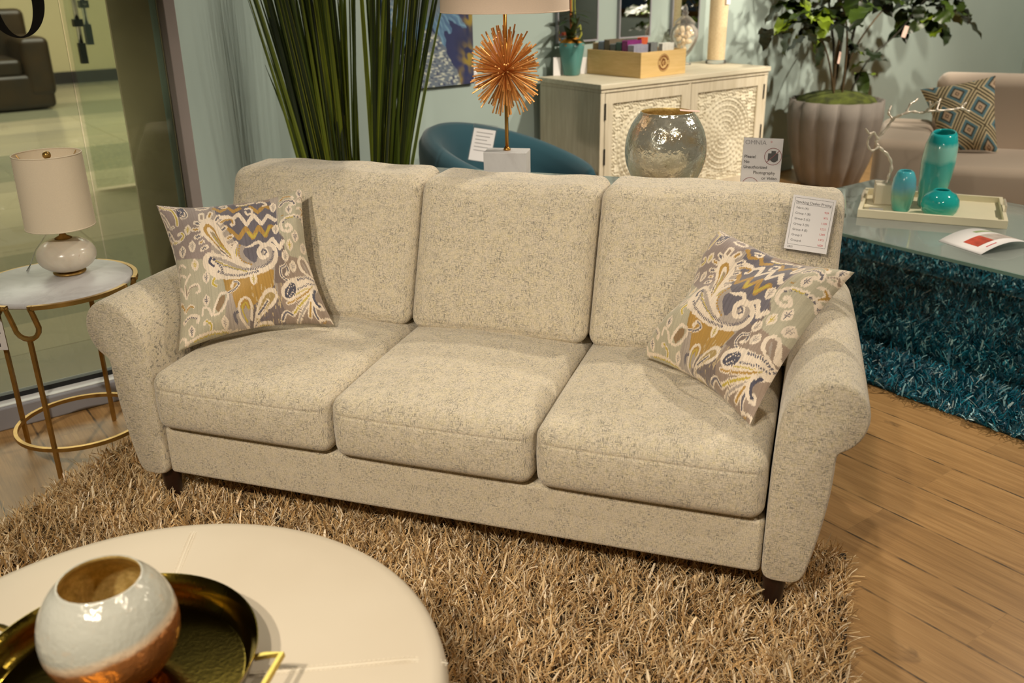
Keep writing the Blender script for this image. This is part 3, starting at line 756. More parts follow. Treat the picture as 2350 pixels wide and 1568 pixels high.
    for q in ((365, 530, YE), (320, 712, NV), (405, 680, LI), (425, 828, YE), (515, 930, NV), (515, 1120, NV), (385, 1362, NV), (665, 1300, LI), (1225, 330, NV), (1108, 530, LI), (1275, 580, NV), (1225, 662, YE), (1345, 660, LI), (1186, 760, LI), (1250, 830, LI), (915, 965, YE), (1088, 300, LI), (1322, 160, NV)): leaf_(*q)
    # hooks and scrolls
    def hook(pts, c, w=34, wi=14): S(pts, w, CR); S(pts[:-1], wi, c)
    hook([(245, 620), (300, 615), (330, 580), (310, 550), (285, 560)], YE); S([(215, 540), (250, 600), (300, 620)], 20, CR)
    hook([(1150, 235), (1190, 190), (1240, 190), (1265, 210)], GO, 26, 16); hook([(1150, 290), (1190, 240), (1250, 240), (1275, 275), (1240, 280)], NV, 40, 15)
    S([(1375, 420), (1290, 395), (1200, 420), (1155, 480), (1165, 540), (1215, 550), (1245, 515), (1215, 485), (1200, 505)], 34, CR); S([(1170, 470), (1215, 425), (1290, 405), (1370, 430)], 15, NV, dash=34); S([(1200, 425), (1260, 408)], 13, YE); S([(1160, 400), (1175, 390)], 14, GO)
    S([(1340, 420), (1370, 480), (1385, 540)], 28, CR); S([(1350, 430), (1375, 500)], 11, NV, dash=18); hook([(1330, 380), (1345, 340), (1325, 310), (1300, 320)], GO, 30, 12)
    hook([(1290, 240), (1330, 200), (1345, 235), (1310, 250)], TA, 30, 10)
    S([(1420, 900), (1330, 850), (1300, 780), (1330, 740), (1370, 770), (1420, 870)], 30, CR); S([(1340, 790), (1380, 860)], 16, LI); S([(1380, 560), (1400, 640), (1420, 740)], 20, CR); S([(1385, 580), (1410, 690)], 9, NV, dash=22); S([(1380, 620), (1400, 720)], 8, GO)
    hook([(1200, 950), (1150, 920), (1145, 860), (1190, 840), (1210, 880), (1190, 905)], NV, 32, 13)
    # paisley at the lower right
    P([(1150, 1080), (1145, 1020), (1200, 950), (1300, 905), (1410, 890), (1480, 940), (1400, 980), (1300, 1060), (1210, 1110)], CR)
    S([(1290, 930), (1370, 905), (1465, 930)], 26, NV, dash=17); S([(1290, 1010), (1370, 965), (1450, 950)], 18, NV, dash=17); S([(1270, 1060), (1360, 1000), (1450, 970)], 10, YE)
    P([(1175, 1080), (1180, 1020), (1240, 965), (1270, 990), (1265, 1050), (1210, 1090)], (80, 78, 92)); S([(1195, 1060), (1215, 1000), (1255, 985)], 10, CR, dash=26); S([(1215, 1075), (1250, 1030)], 10, CR, dash=22)
    for q, c in (([(1465, 965), (1380, 1060), (1310, 1140), (1240, 1220)], YE), ([(1460, 970), (1390, 1090), (1330, 1190), (1290, 1270)], LI), ([(1400, 1000), (1290, 1090), (1200, 1130)], GO), ([(1440, 980), (1400, 1120), (1390, 1230)], GO), ([(1420, 1100), (1430, 1190), (1460, 1240)], NV), ([(1240, 1220), (1180, 1200), (1150, 1260)], NV)):
        S(q, 40, CR); S(q, 17, c)
    S([(1470, 960), (1420, 1020), (1415, 1090), (1450, 1150), (1500, 1160), (1480, 1130)], 44, CR); S([(1440, 1010), (1425, 1070), (1455, 1130), (1480, 1145)], 24, (78, 76, 92))
    # lower middle pair and drops
    S([(880, 1340), (800, 1260), (785, 1180), (815, 1120), (865, 1115), (890, 1170), (885, 1260)], 24, CR); S([(850, 1280), (815, 1210), (820, 1160), (850, 1150), (865, 1190)], 15, YE); S([(845, 1240), (840, 1180)], 22, LI)
    P([(890, 1330), (920, 1220), (960, 1110), (1030, 1030), (1095, 1030), (1115, 1090), (1070, 1160), (980, 1230)], CR); P([(920, 1280), (950, 1190), (1000, 1100), (1050, 1055), (1090, 1075), (1060, 1130), (990, 1200)], (176, 150, 96)); S([(935, 1240), (1030, 1120)], 34, CR); S([(945, 1225), (1025, 1130)], 16, NV)
    S([(905, 1340), (960, 1290), (1040, 1280), (1070, 1310)], 34, CR); S([(930, 1320), (980, 1295), (1060, 1300)], 16, YE, dash=16); S([(960, 1270), (1040, 1230)], 18, NV, dash=20); S([(760, 1290), (745, 1240), (770, 1220)], 26, NV)
    hook([(640, 1080), (740, 1060), (790, 1000), (750, 985), (730, 1030)], NV, 30, 13); hook([(600, 1010), (570, 985), (585, 940), (620, 950)], YE, 32, 20)
    S([(480, 1240), (490, 1180), (540, 1200), (560, 1250), (640, 1220), (690, 1130), (690, 1080), (640, 1080), (600, 1150), (570, 1240)], 22, CR); P([(590, 1200), (620, 1130), (665, 1090), (670, 1140), (620, 1220)], (146, 118, 84))
    for _ in range(46):
        x, y = r.uniform(880, 1150), r.uniform(950, 1280); S([(x, y), (x+2, y+22)], 8, (206, 182, 140))
    # sprigs along the left
    S([(345, 1090), (335, 980), (380, 900)], 20, CR); S([(345, 1090), (290, 1000), (258, 970)], 20, CR); S([(345, 1075), (380, 1000), (440, 985), (458, 1035), (430, 1048)], 24, CR); S([(350, 1060), (385, 1005), (440, 995)], 9, TA); S([(345, 1080), (337, 985)], 8, TA)
    S([(333, 1200), (295, 1130), (275, 1120)], 26, CR); S([(330, 1190), (295, 1135)], 16, GO); S([(333, 1200), (370, 1150), (405, 1165)], 26, CR); S([(340, 1190), (370, 1158), (400, 1165)], 14, GO)
    S([(320, 1290), (370, 1240), (435, 1250), (440, 1290)], 38, CR); S([(330, 1275), (375, 1248), (435, 1265)], 15, NV, dash=20); hook([(540, 1370), (550, 1320), (510, 1290), (495, 1310)], YE, 30, 14)
    for y in (820, 900): S([(270, y+70), (300, y), (340, y+20)], 22, CR); S([(280, y+50), (302, y+12)], 9, TA)
    # fan in the upper left corner, petals down the left edge
    for q, c in (([(120, 300), (210, 320), (260, 400), (270, 470)], YE), ([(150, 290), (250, 310), (300, 380), (310, 410)], TA), ([(190, 280), (280, 290), (335, 350), (345, 395), (310, 410)], NV), ([(110, 330), (170, 410), (205, 480), (235, 480)], LI), ([(110, 350), (150, 450), (180, 530)], GO), ([(110, 270), (180, 275)], NV)):
        S(q, 34, CR); S(q, 14, c)
    P([(255, 320), (310, 300), (320, 360), (280, 395)], (86, 84, 100)); S([(270, 330), (300, 340), (290, 375)], 10, CR, dash=18)
    for x, y, an, c in ((190, 520, 60, NV), (205, 590, 70, GO), (215, 650, 75, NV), (230, 720, 80, TA)): petal(x, y, an, 34, 40, c)
    S([(420, 310), (480, 300), (540, 325), (490, 345), (430, 335)], 20, CR); S([(630, 330), (680, 310), (690, 340), (650, 345)], 20, CR); S([(780, 320), (860, 300), (920, 270)], 22, CR); S([(800, 325), (870, 300)], 8, YE); S([(850, 345), (900, 340), (905, 375), (870, 395), (850, 370)], 22, CR); S([(950, 270), (990, 250), (1030, 275), (1000, 290)], 22, CR)
    S([(330, 1460), (480, 1390), (650, 1360), (820, 1340)], 26, CR); S([(400, 1440), (520, 1392), (680, 1362)], 11, YE); S([(270, 1440), (320, 1420), (340, 1470)], 24, CR); S([(1480, 1260), (1560, 1240), (1600, 1270)], 24, CR); S([(1500, 1290), (1530, 1260)], 14, GO)
    col = np.repeat(r.normal(size=N//3+1), 3)[:N]*.05+r.normal(size=N)*.05
    k.c *= (1+col[None, :, None])*(1+.05*r.normal(size=(N, N, 1))); k.c = k.c.clip(0, 1)
    return k.c

def pillow(name, label, corners, thick_f, thick_b, img, pinch, mat, group=None, sway=0, cat='cushion', par_loc=(0, 0, 0), rot90=0):
    """corners TL, TR, BR, BL; front face looks at the viewer side"""
    TL, TR, BR, BL = [Vector(c) for c in corners]; N = img.shape[0]
    nrm = ((TR-BL).cross(TL-BR)); nrm.normalize()          # refined below
    cen = (TL+TR+BR+BL)/4
    if nrm.dot(Vector((0, 0, CAM_H))-cen) < 0: nrm = -nrm
    u = np.linspace(0, 1, N)[None, :, None]; v = np.linspace(0, 1, N)[:, None, None]     # v down
    A = lambda p: np.array(p)[None, None, :]
    ku, kv = 2*u-1, 2*v-1
    u2 = .5+.5*ku*(1-pinch*(1-np.abs(kv)**1.8)); v2 = .5+.5*kv*(1-pinch*(1-np.abs(ku)**1.8))
    P = (A(TL)*(1-u2)+A(TR)*u2)*(1-v2)+(A(BL)*(1-u2)+A(BR)*u2)*v2
    prof = (np.clip(1-np.abs(ku)**2.6, 0, 1)*np.clip(1-np.abs(kv)**2.6, 0, 1))**.52
    rr = np.random.default_rng(8+sway); wr = sum(np.sin(ku*rr.uniform(2, 5)+kv*rr.uniform(2, 5)+rr.uniform(0, 6))*.010 for _ in range(4))
    edge = np.exp(-((1-np.maximum(np.abs(ku), np.abs(kv)))/.12)**2)
    wr = wr+edge*.004*np.sin(ku*24+sway)*np.sin(kv*26)
    nn = np.array(nrm)[None, None, :]
    Fr = P+nn*(thick_f*prof+wr*prof**.5); Bk = P-nn*(thick_b*prof)
    idx = np.arange(N*N).reshape(N, N)
    q = np.stack([idx[:-1, :-1], idx[1:, :-1], idx[1:, 1:], idx[:-1, 1:]], -1).reshape(-1, 4)
    st = max(1, N//60); sub = list(range(0, N, st)); 
    if sub[-1] != N-1: sub.append(N-1)
    V1 = Fr.reshape(-1, 3); B2 = Bk[np.ix_(sub, sub)].reshape(-1, 3); m = len(sub)
    i2 = np.arange(m*m).reshape(m, m)+N*N
    q2 = np.stack([i2[:-1, :-1], i2[:-1, 1:], i2[1:, 1:], i2[1:, :-1]], -1).reshape(-1, 4)
    V = np.vstack([V1, B2]); col = np.vstack([img.reshape(-1, 3), img[np.ix_(sub, sub)].reshape(-1, 3)])
    # make sure the front faces outward
    a, b, c = [Vector(V[i]) for i in q[len(q)//2][:3]]
    if (b-a).cross(c-a).dot(nrm) < 0: q = q[:, ::-1]; q2 = q2[:, ::-1]
    o = fast_mesh(name, V-np.array(cen), np.vstack([q, q2]), mat, col, smooth=True); o.location = cen
    return tag(o, label, cat, group)

print_a = paisley_print()
pillow('throw_pillow', 'paisley and zigzag print pillow leaning in the left corner of the sofa, standing square', [SL(-.988, .300, .860), SL(-.633, .545, .878), SL(-.473, .385, .500), SL(-.836, .112, .478)], .088, .03, print_a, .14, 'print_fabric', 'paisley pillows on the sofa', 1)
pillow('throw_pillow', 'paisley and zigzag print pillow tipped onto its corner against the right sofa arm', [SL(.644, .56, .832), SL(.992, .31, .815), SL(.792, .098, .482), SL(.482, .395, .502)], .085, .03, print_a, .12, 'print_fabric', 'paisley pillows on the sofa', 2)
# ------------------------------------------------------------------ brass side table with its lamp
t = thing('side_table', 'round side table with white marble top and thin antique brass frame beside the sofa arm', 'side table', (.5, 3.13, 0), 0)
G().lathe([(.0, .586), (.228, .586), (.232, .59), (.232, .600), (.228, .604), (0, .604)], 64).build('tabletop', 'marble', t, auto=50)
g = G(); n = 72
def ring(g, r, z, hw, hh, gaps=None):
    P = [(r*math.cos(2*PI*k/96), r*math.sin(2*PI*k/96), z) for k in range(96)]
    v = []; f = []
    for k in range(96):
        a = 2*PI*k/96
        for (dr, dz) in ((-hw, -hh), (hw, -hh), (hw, hh), (-hw, hh)): v.append(((r+dr)*math.cos(a), (r+dr)*math.sin(a), z+dz))
    for k in range(96):
        k2 = (k+1) % 96
        a = 2*PI*(k+.5)/96
        if gaps and any(abs((a-ga+PI) % (2*PI)-PI) < gw for ga, gw in gaps): continue
        for i in range(4): f.append((k*4+i, k2*4+i, k2*4+(i+1) % 4, k*4+(i+1) % 4))
    return g.add(v, f)
LA = [R(52.5+90*k) for k in range(4)]
ring(G(), .241, .594, .0065, .0065, [(a, .135) for a in LA]).build('rim', 'antique_brass', t, auto=40)
ring(G(), .207, .105, .006, .0065).build('lower_ring', 'antique_brass', t, auto=40)
for a in LA:
    ca, sa = math.cos(a), math.sin(a)
    def W(s, r, z): return (r*ca-s*sa, r*sa+s*ca, z)
    g = G(); g.tube([W(0, .207, .002), W(0, .207, .25), W(0, .209, .484)], lambda q: .0085, 4, flat=1.0, up=(ca, sa, 0))
    L = g.build('leg', 'antique_brass', t, auto=40)
    g = G(); hw = .037; P = []
    P += [W(-hw-.009, .241, .594), W(-hw, .238, .592), W(-hw, .230, .572)]
    P += [W(hw*math.cos(PI+PI*k/8), .212, .522+hw*math.sin(PI+PI*k/8)) for k in range(9)]
    P += [W(hw, .230, .572), W(hw, .238, .592), W(hw+.009, .241, .594)]
    g.tube(P, .0082, 6); g.build('bracket', 'antique_brass', L, auto=40)
# price tag hanging from the frame, cut by the left edge of the photograph
t = thing('price_tag', 'small white price tag hanging on the brass side table frame', 'price tag', (.318, 3.222, .44), R(-35))
G().box(-.022, .022, -.0006, .0006, -.06, .045).build('paper', 'white_paper', t)
g = G()
for k in range(5): g.box(-.016, .010-.004*(k % 3), -.0012, -.0008, .03-.011*k, .034-.011*k)
g.build('lettering', 'black_ink', t, label='black printed lines')
G().box(-.016, .002, -.0012, -.0008, -.048, -.036).build('barcode', 'black_ink', t)
G().tube([(0, 0, .044), (.002, 0, .09), (.0, .0, .14)], .0006, 5).build('string', 'white_paper', t)

t = thing('table_lamp', 'small alabaster lamp with drum shade on the marble side table', 'lamp', (.558, 3.178, .6045), 0)
G().lathe([(0, 0), (.045, 0), (.05, .004), (.05, .008), (0, .008)], 32).build('foot', 'antique_brass', t, smooth=True)
prof = []
for k in range(25):
    th = -PI/2+PI*k/24; prof.append((max(.0, .090*math.cos(th)**.86), .063+.055*math.sin(th)))
G().lathe(prof, 48).build('base', 'alabaster', t, smooth=True)
G().lathe([(.0, .114), (.026, .115), (.026, .119), (.012, .126), (.008, .134), (.008, .19), (0, .19)], 24).build('neck', 'antique_brass', t, smooth=True)
g = G().open(); r0, r1, zb, zt = .104, .101, .158, .386
g.lathe([(r0, zb), (r1, zt)], 64); g.lathe([(r1-.002, zt), (r0-.002, zb)], 64)
ring(g, r1-.001, zt, .0016, .0016); ring(g, r0-.001, zb, .0016, .0016)
sh = g.build('lamp_shade', 'shade_linen', t, smooth=True)
g = G()
for k in range(3):
    a = R(20+120*k); g.tube([(.004*math.cos(a), .004*math.sin(a), zt-.02), (.085*math.cos(a), .085*math.sin(a), zt-.022), (.099*math.cos(a), .099*math.sin(a), zt-.004)], .0013, 6)
g.build('spider', 'antique_brass', sh)
G().sphere((0, 0, zt-.004), .0125, 20, 14).lathe([(.006, zt-.024), (.006, zt-.014)], 12).build('finial', 'antique_brass', sh, smooth=True)
G().tube([(0, 0, .186), (0, 0, zt-.02)], .003, 8).build('rod', 'antique_brass', t)
G().tube([(-.03, .06, .13), (-.075, .06, .08), (-.10, .07, .03), (-.11, .10, .004), (-.09, .16, .003)], .0018, 6).build('cord', 'clear_plastic', t)

# ------------------------------------------------------------------ ottoman with tray and globe
OC = Vector((.205, 1.338, 0))
t = thing('round_ottoman', 'large round ottoman in cream leather standing on the tan rug in front of the sofa', 'ottoman', OC, 0)
G().lathe([(.0, .412), (.30, .416), (.42, .415), (.480, .4135), (.498, .409), (.509, .398), (.514, .378), (.512, .362), (.0, .362)], 96).build('top_cushion', 'cream_leather', t, auto=60)
G().lathe([(.0, .36), (.497, .36), (.502, .34), (.502, .10), (.494, .06), (0, .06)], 96).build('body', 'cream_leather', t, auto=50)
for k in range(6):
    a = R(30+60*k); G().lathe([(.025, .011), (.03, .062)], 20).build('foot', 'dark_wood', t, smooth=True, loc=(.4*math.cos(a), .4*math.sin(a), 0))
def seam(p, q, z=.4165):
    g = G(); a, b = Vector(p)-OC, Vector(q)-OC; n = 60
    d = (b-a).normalized(); s = Vector((-d.y, d.x, 0))
    def ht(x, y):
        r = math.hypot(x, y); return .4165 if r < .44 else .4165-.5*max(0, r-.44)**1.6*2.1
    for off, rad in ((0, .0011),):
        g.tube([tuple(a.lerp(b, k/n)+s*off+Vector((0, 0, ht(*(a.lerp(b, k/n)).xy)-.0006))) for k in range(n+1)], rad, 6)
    m = int((b-a).length/.008)
    for off in (-.006, .006):
        for k in range(m):
            p0 = a.lerp(b, (k+.2)/m)+s*off; p1 = a.lerp(b, (k+.75)/m)+s*off
            g.tube([(p0.x, p0.y, ht(p0.x, p0.y)), (p1.x, p1.y, ht(p1.x, p1.y))], .0006, 4)
    return g
g = seam((.452, 1.755, 0), (.21, 1.36, 0)); g2 = seam((.655, 1.09, 0), (.21, 1.345, 0)); g.add(g2.v, g2.f); g2 = seam((-.26, 1.36, 0), (.2, 1.34, 0)); g.add(g2.v, g2.f)
g.build('stitching', 'cream_thread', t, label='double stitched seams')

TC = Vector((.190, 1.358, .4180))
t = thing('serving_tray', 'round gold brass tray with square loop handles on the cream ottoman', 'tray', TC, R(-46))
G().open().lathe([(.0, .0), (.190, .0), (.203, .006), (.214, .03), (.224, .056), (.226, .057), (.226, .054), (.217, .028), (.207, .006), (.196, .0035), (.0, .0035)], 96).build('dish', 'tray_brass', t, smooth=True)
for sg in (1, -1):
    g = G(); P = [(sg*.219, -.045, .045), (sg*.238, -.047, .050), (sg*.266, -.047, .056), (sg*.267, .047, .056), (sg*.238, .047, .050), (sg*.219, .045, .045)]
    g.tube(P, .0058, 4); g.build('handle', 'handle_brass', t, auto=35)
GC = Vector((.195, 1.376, .4180+.0042+.0985))
t = thing('globe_vase', 'large globe glass vase, pearl grey above copper, standing in the brass tray', 'vase', GC, 0)
RG = .108
prof = [(.0, -.0985), (.040, -.0985), (.046, -.097)]
for k in range(26):
    th = -1.11+(1.11+.91)*k/25; prof.append((RG*math.cos(th), RG*(1.005 if th < 0 else 1.07)*math.sin(th)))
rt, ztp = prof[-1]
prof += [(rt-.0015, ztp+.003), (rt-.004, ztp+.003)]
G().open().lathe(prof, 64).build('body', 'pearl_copper', t, smooth=True)
G().open().lathe([(rt-.0035, ztp+.003), (rt-.0045, ztp)]+[((RG-.005)*math.cos(.90-2.0*k/20), (RG-.004)*(1.06 if k < 9 else 1)*math.sin(.90-2.0*k/20)) for k in range(21)]+[(.0, -.093)], 64).build('lining', 'gold_inside', t, smooth=True, label='mottled gold inside')

# small clear glass facet object at the bottom edge of the tray
t = thing('glass_votive', 'small clear glass votive beside the globe vase in the brass tray', 'votive', (.262, 1.205, .4222), R(20))
G().open().lathe([(0, 0), (.022, 0), (.026, .03), (.024, .03), (.020, .004), (0, .004)], 6).build('cup', 'jar_glass', t)
# ------------------------------------------------------------------ behind the sofa: glass console and what stands on it
def CL(a, b, z=0):                              # along the sofa (a), distance from the sofa front (b)
    return SL(a, b, z)
ZC1 = .79
t = thing('console_table', 'glass console table standing behind the sofa back', 'console table', SL(0, 1.175), RZ)
G().box(-.95, .98, -.17, .19, ZC1-.014, ZC1).build('tabletop', 'table_glass', t, bevel=.003)
G().box(-.95, .98, .186, .190, ZC1-.0139, ZC1-.0001).build('edge', 'glass_edge', t)
for x in (-.94, .96): G().box(x-.007, x+.007, -.16, .18, .0, ZC1-.0145).build('leg_panel', 'table_glass', t)

# starburst lamp
BL = Vector((1.934, 2.640, ZC1+.0005))
t = thing('starburst_lamp', 'gold starburst lamp on a white marble block behind the middle sofa cushion', 'lamp', BL, R(-47))
G().box(-.076, .076, -.045, .045, 0, .120).build('base', 'marble', t, bevel=.0025)
G().tube([(0, 0, .120), (0, 0, .62)], .0066, 14).lathe([(.013, .120), (.012, .126), (.008, .132)], 16).build('pole', 'gold_pole', t, smooth=True)
r = random.Random(5); zc = 1.178-BL.z; n = 300; rods = []
for k in range(n):
    z = 1-2*(k+.5)/n; ph = k*2.39996; rr = math.sqrt(1-z*z)
    d = Vector((rr*math.cos(ph), rr*math.sin(ph), z))+Vector((r.gauss(0, .09), r.gauss(0, .09), r.gauss(0, .09))); d.normalize()
    rods.append((d, (.118+.032*abs(d.z)**1.5)*r.uniform(.86, 1.06)))
toc = Matrix.Rotation(R(47), 3, 'Z') @ (Vector((0, 0, CAM_H))-BL-Vector((0, 0, zc))).normalized()
rods.sort(key=lambda q: -(q[0].dot(toc)+.6*(q[0]-toc*q[0].dot(toc)).length))      # the ones that show most come first
def rod(g, d, L):
    b0 = d*.012; g.tube([tuple(b0+Vector((0, 0, zc))), tuple(d*L+Vector((0, 0, zc)))], lambda q: .0016+.0012*q, 5)
for d, L in rods[:100]:
    g = G(); rod(g, d, L); g.build('rod', 'gold_spike', t)
g = G()
for d, L in rods[100:]: rod(g, d, L)
o = g.build('starburst_rods', 'gold_spike', t); o['kind'] = 'stuff'; o['label'] = 'rest of the burst of thin gold rods'
rs = .215; g = G().open(); zb = 1.372-BL.z
g.lathe([(rs, zb), (rs-.006, zb+.27)], 72); g.lathe([(rs-.008, zb+.27), (rs-.002, zb)], 72); ring(g, rs-.001, zb, .0016, .002); ring(g, rs-.007, zb+.27, .0016, .002)
sh = g.build('lamp_shade', 'pale_shade', t, smooth=True)
g = G()
for k in range(3):
    a = R(120*k); g.tube([(0, 0, zb+.25), ((rs-.006)*math.cos(a), (rs-.006)*math.sin(a), zb+.25)], .0015, 6)
g.build('spider', 'gold_pole', sh)
G().sphere((0, 0, zb+.10), .03, 16, 10).build('bulb', 'white_paper', t, smooth=True)
g = G(); m = Matrix.Translation((-.028, -.010, 1.262-BL.z)) @ Matrix.Rotation(R(35), 4, 'Z') @ Matrix.Rotation(R(12), 4, 'Y')
g.add([(-.014, 0, -.055), (.016, 0, -.05), (.016, 0, .03), (.002, 0, .058), (-.012, 0, .02)], [(0, 1, 2, 3, 4)], m); o = g.build('paper_tag', 'pink_paper', t)
sm = o.modifiers.new('thick', 'SOLIDIFY'); sm.thickness = .0006

# mercury glass bowl vase
VB = Vector((2.253, 2.184, ZC1+.0005))
t = thing('mercury_vase', 'round silver and gold mercury glass vase behind the right sofa cushion', 'vase', VB, 0)
prof = [(0, 0), (.060, 0), (.068, .004)]
for k in range(27):
    th = -1.02+(1.02+.86)*k/26; prof.append((.134*math.cos(th), .146+.158*math.sin(th)))
rn, zn = prof[-1]
prof += [(rn+.001, zn+.003), (rn-.003, zn+.005)]
G().open().lathe(prof, 64).build('body', 'mercury_glass', t, smooth=True)
G().open().lathe([(rn-.002, zn+.005), (rn-.004, zn)]+[(.129*math.cos(.84-1.8*k/16), .146+.152*math.sin(.84-1.8*k/16)) for k in range(17)]+[(0, .006)], 64).build('lining', 'gold_inside', t, smooth=True, label='mottled gold inside')
o = G().box(-.032, .032, -.010, .010, 0, .0008).build('paper_tag', 'pink_paper', t); o.location = (.052, -.050, zn+.0065); o.rotation_euler = (R(6), R(4), R(-40))

# acrylic sign
SB_ = SL(1.036-.01, 1.123, ZC1+.0005)
SB_ = Vector((2.417, 1.917, ZC1+.0005))
t = thing('acrylic_sign', 'clear acrylic sign with a crossed out camera standing behind the right end of sofa', 'sign', SB_, R(-55))
tilt = Matrix.Translation((0, 0, .0012)) @ Matrix.Rotation(R(90-8), 4, 'X')   # local x right, local y up, local z toward the viewer
sw, shh = .0625, .196
o = G().box(-sw, sw, 0, shh, -.0035, -.0008).build('back_panel', 'clear_plastic', t); o.matrix_local = tilt
o = G().box(-sw+.001, sw-.001, .001, shh-.001, -.0007, .0).build('paper', 'white_paper', t); o.matrix_local = tilt
o = G().box(-sw, sw, 0, shh, .0015, .0032).build('front_panel', 'clear_plastic', t); o.matrix_local = tilt
o = G().box(-sw, sw, .006, .06, .0002, .0022).build('foot', 'clear_plastic', t)
g = G(); text_geo(g, 'OMNIA', .020, -.057, .174, z=.0004, squash=1.02, bold=-.0002); o = g.build('lettering', 'grey_ink', t, label='grey OMNIA heading'); o.matrix_local = tilt
g = G(); text_geo(g, 'Please!', .0135, -.056, .131, z=.0004, bold=.0002); text_geo(g, 'No', .0135, -.056, .1145, z=.0004, bold=.0002); text_geo(g, 'Unauthorized', .0135, -.056, .098, z=.0004, bold=.0002)
text_geo(g, 'Photography', .0135, -.024, .081, z=.0004, bold=.0002); text_geo(g, 'or Video', .0135, .004, .064, z=.0004, bold=.0002)
o = g.build('lettering', 'black_ink', t, label='black printed words'); o.matrix_local = tilt
g = G()
g.box(.018, .050, .126, .148, .0003, .0005); g.box(.028, .042, .148, .156, .0003, .0005); g.add([(.038+.012*math.cos(2*PI*k/20), .132+.012*math.sin(2*PI*k/20), .0006) for k in range(20)], [tuple(range(20))])
o = g.build('camera_picture', 'black_ink', t); o.matrix_local = tilt
g = G()
def annulus(g, cx, cy, r0, r1, z, n=48):
    v = []
    for k in range(n):
        a = 2*PI*k/n; v += [(cx+r0*math.cos(a), cy+r0*math.sin(a), z), (cx+r1*math.cos(a), cy+r1*math.sin(a), z)]
    g.add(v, [(2*k, 2*k+1, (2*k+3) % (2*n), (2*k+2) % (2*n)) for k in range(n)])
annulus(g, -.030, .042, .0255, .0273, .0007); o = g.build('prohibition_ring', 'dark_red_ink', t); o.matrix_local = tilt
g = G(); annulus(g, .034, .138, .0255, .0273, .0007)
dv = .0262*.7071; g.add([(.034-dv-.0008, .138-dv+.0008, .0008), (.034-dv+.0008, .138-dv-.0008, .0008), (.034+dv+.0008, .138+dv-.0008, .0008), (.034+dv-.0008, .138+dv+.0008, .0008)], [(0, 1, 2, 3)])
o = g.build('prohibition_ring', 'dark_red_ink', t); o.matrix_local = tilt
g = G(); text_geo(g, '*', .016, .022, .176, z=.0004); o = g.build('star_mark', 'red_ink', t); o.matrix_local = tilt

# ------------------------------------------------------------------ teal tub chair
t = thing('tub_chair', 'deep teal velvet tub chair with a sloping rim behind the glass console', 'armchair', (2.83, 3.80, 0), R(-37))
def rim(a):                                      # a = 0 at the low front (+x)
    return .625-.125*math.cos(a)+.045*math.sin(a)
rings = []
n = 60
A0 = R(14)
for k in range(n+1):
    a = A0+(2*PI-2*A0)*k/n; h = rim(a); ca, sa = math.cos(a), math.sin(a); th = .10
    e = min(1, k/4, (n-k)/4); e = .55+.45*math.sin(e*PI/2)
    P = [(.42, .06), (.455, .12), (.475, .28), (.485, h-.10), (.482, h-.05), (.462, h-.012), (.43, h), (.395, h-.012), (.37, h-.05), (.35, h-.12), (.335, .30), (.33, .10)]
    c0 = .40
    rings.append([((c0+(r_-c0)*e)*ca, (c0+(r_-c0)*e)*sa, z) for r_, z in P])
G().loft(rings).build('shell', 'teal_upholstery', t, smooth=True)
G().lathe([(0, .10), (.34, .10), (.36, .14), (.36, .36), (.34, .40), (.28, .425), (0, .43)], 48).build('seat_cushion', 'teal_upholstery', t, smooth=True)
G().lathe([(0, 0), (.30, 0), (.30, .06), (0, .06)], 40).build('plinth', 'dark_wood', t)
# price card in an acrylic stand leaning inside the chair back
t = thing('price_sign', 'white price sheet in a clear sleeve hung on the teal tub chair', 'sign', (2.66, 3.835, .70), R(-48))
tl = Matrix.Rotation(R(90-24), 4, 'X') @ Matrix.Rotation(R(-7), 4, 'Z')
o = G().box(-.062, .062, -.10, .09, 0, .003).build('sleeve', 'clear_plastic', t); o.matrix_local = tl
o = G().box(-.056, .056, -.096, .066, .0032, .004).build('paper', 'white_paper', t); o.matrix_local = tl
g = G()
for k in range(6): g.box(-.04, .045-.012*(k % 3), .045-.018*k, .048-.018*k, .0041, .0044)
o = g.build('lettering', 'grey_ink', t, label='faint printed lines'); o.matrix_local = tl

# ------------------------------------------------------------------ tall grass
GP = Vector((1.86, 3.72, 0))
t = thing('tall_grass', 'tall potted grass with long upright green blades in the corner behind the sofa', 'plant', GP, 0)
G().lathe([(0, .0), (.13, .0), (.15, .02), (.19, .36), (.18, .37), (.17, .33), (0, .33)], 40).build('pot', 'black_pot', t, auto=40)
G().disc(.172, .325).build('soil', 'soil', t)
rg = np.random.default_rng(21)
V = []; F = []; CC = []
cr_, cd_ = SAx, SBx
def blade(x, y, lx, ly, L, w, c1, c2):
    b = len(V); n = 9; tw = rg.uniform(-.5, .5)
    fx, fy = 0.80, -0.60                          # blade faces turned roughly across the sightline
    sx, sy = fx*math.cos(tw)-fy*math.sin(tw), fx*math.sin(tw)+fy*math.cos(tw)
    for k in range(n+1):
        q = k/n; ww = w*(1-q**3)*(.75+.25*min(1, q*5))+.0006
        px, py, pz = x+lx*L*(q+.25*q*q), y+ly*L*(q+.25*q*q), .33+L*q
        dp = .35*ww                               # folded along the midrib
        for s_, dep, c in ((-1, 0, c2), (-.82, .1, c1), (0, -1, c1), (.82, .1, c1), (1, 0, c2)):
            V.append((px+sx*ww*s_-sy*dep*dp, py+sy*ww*s_+sx*dep*dp, pz)); CC.append(c)
    for k in range(n):
        for j in range(4):
            F.append((b+k*5+j, b+k*5+j+1, b+(k+1)*5+j+1, b+(k+1)*5+j))
DG, MG, LGc, YG = s2l((30, 42, 4)), s2l((60, 76, 8)), s2l((94, 106, 14)), s2l((172, 176, 44))
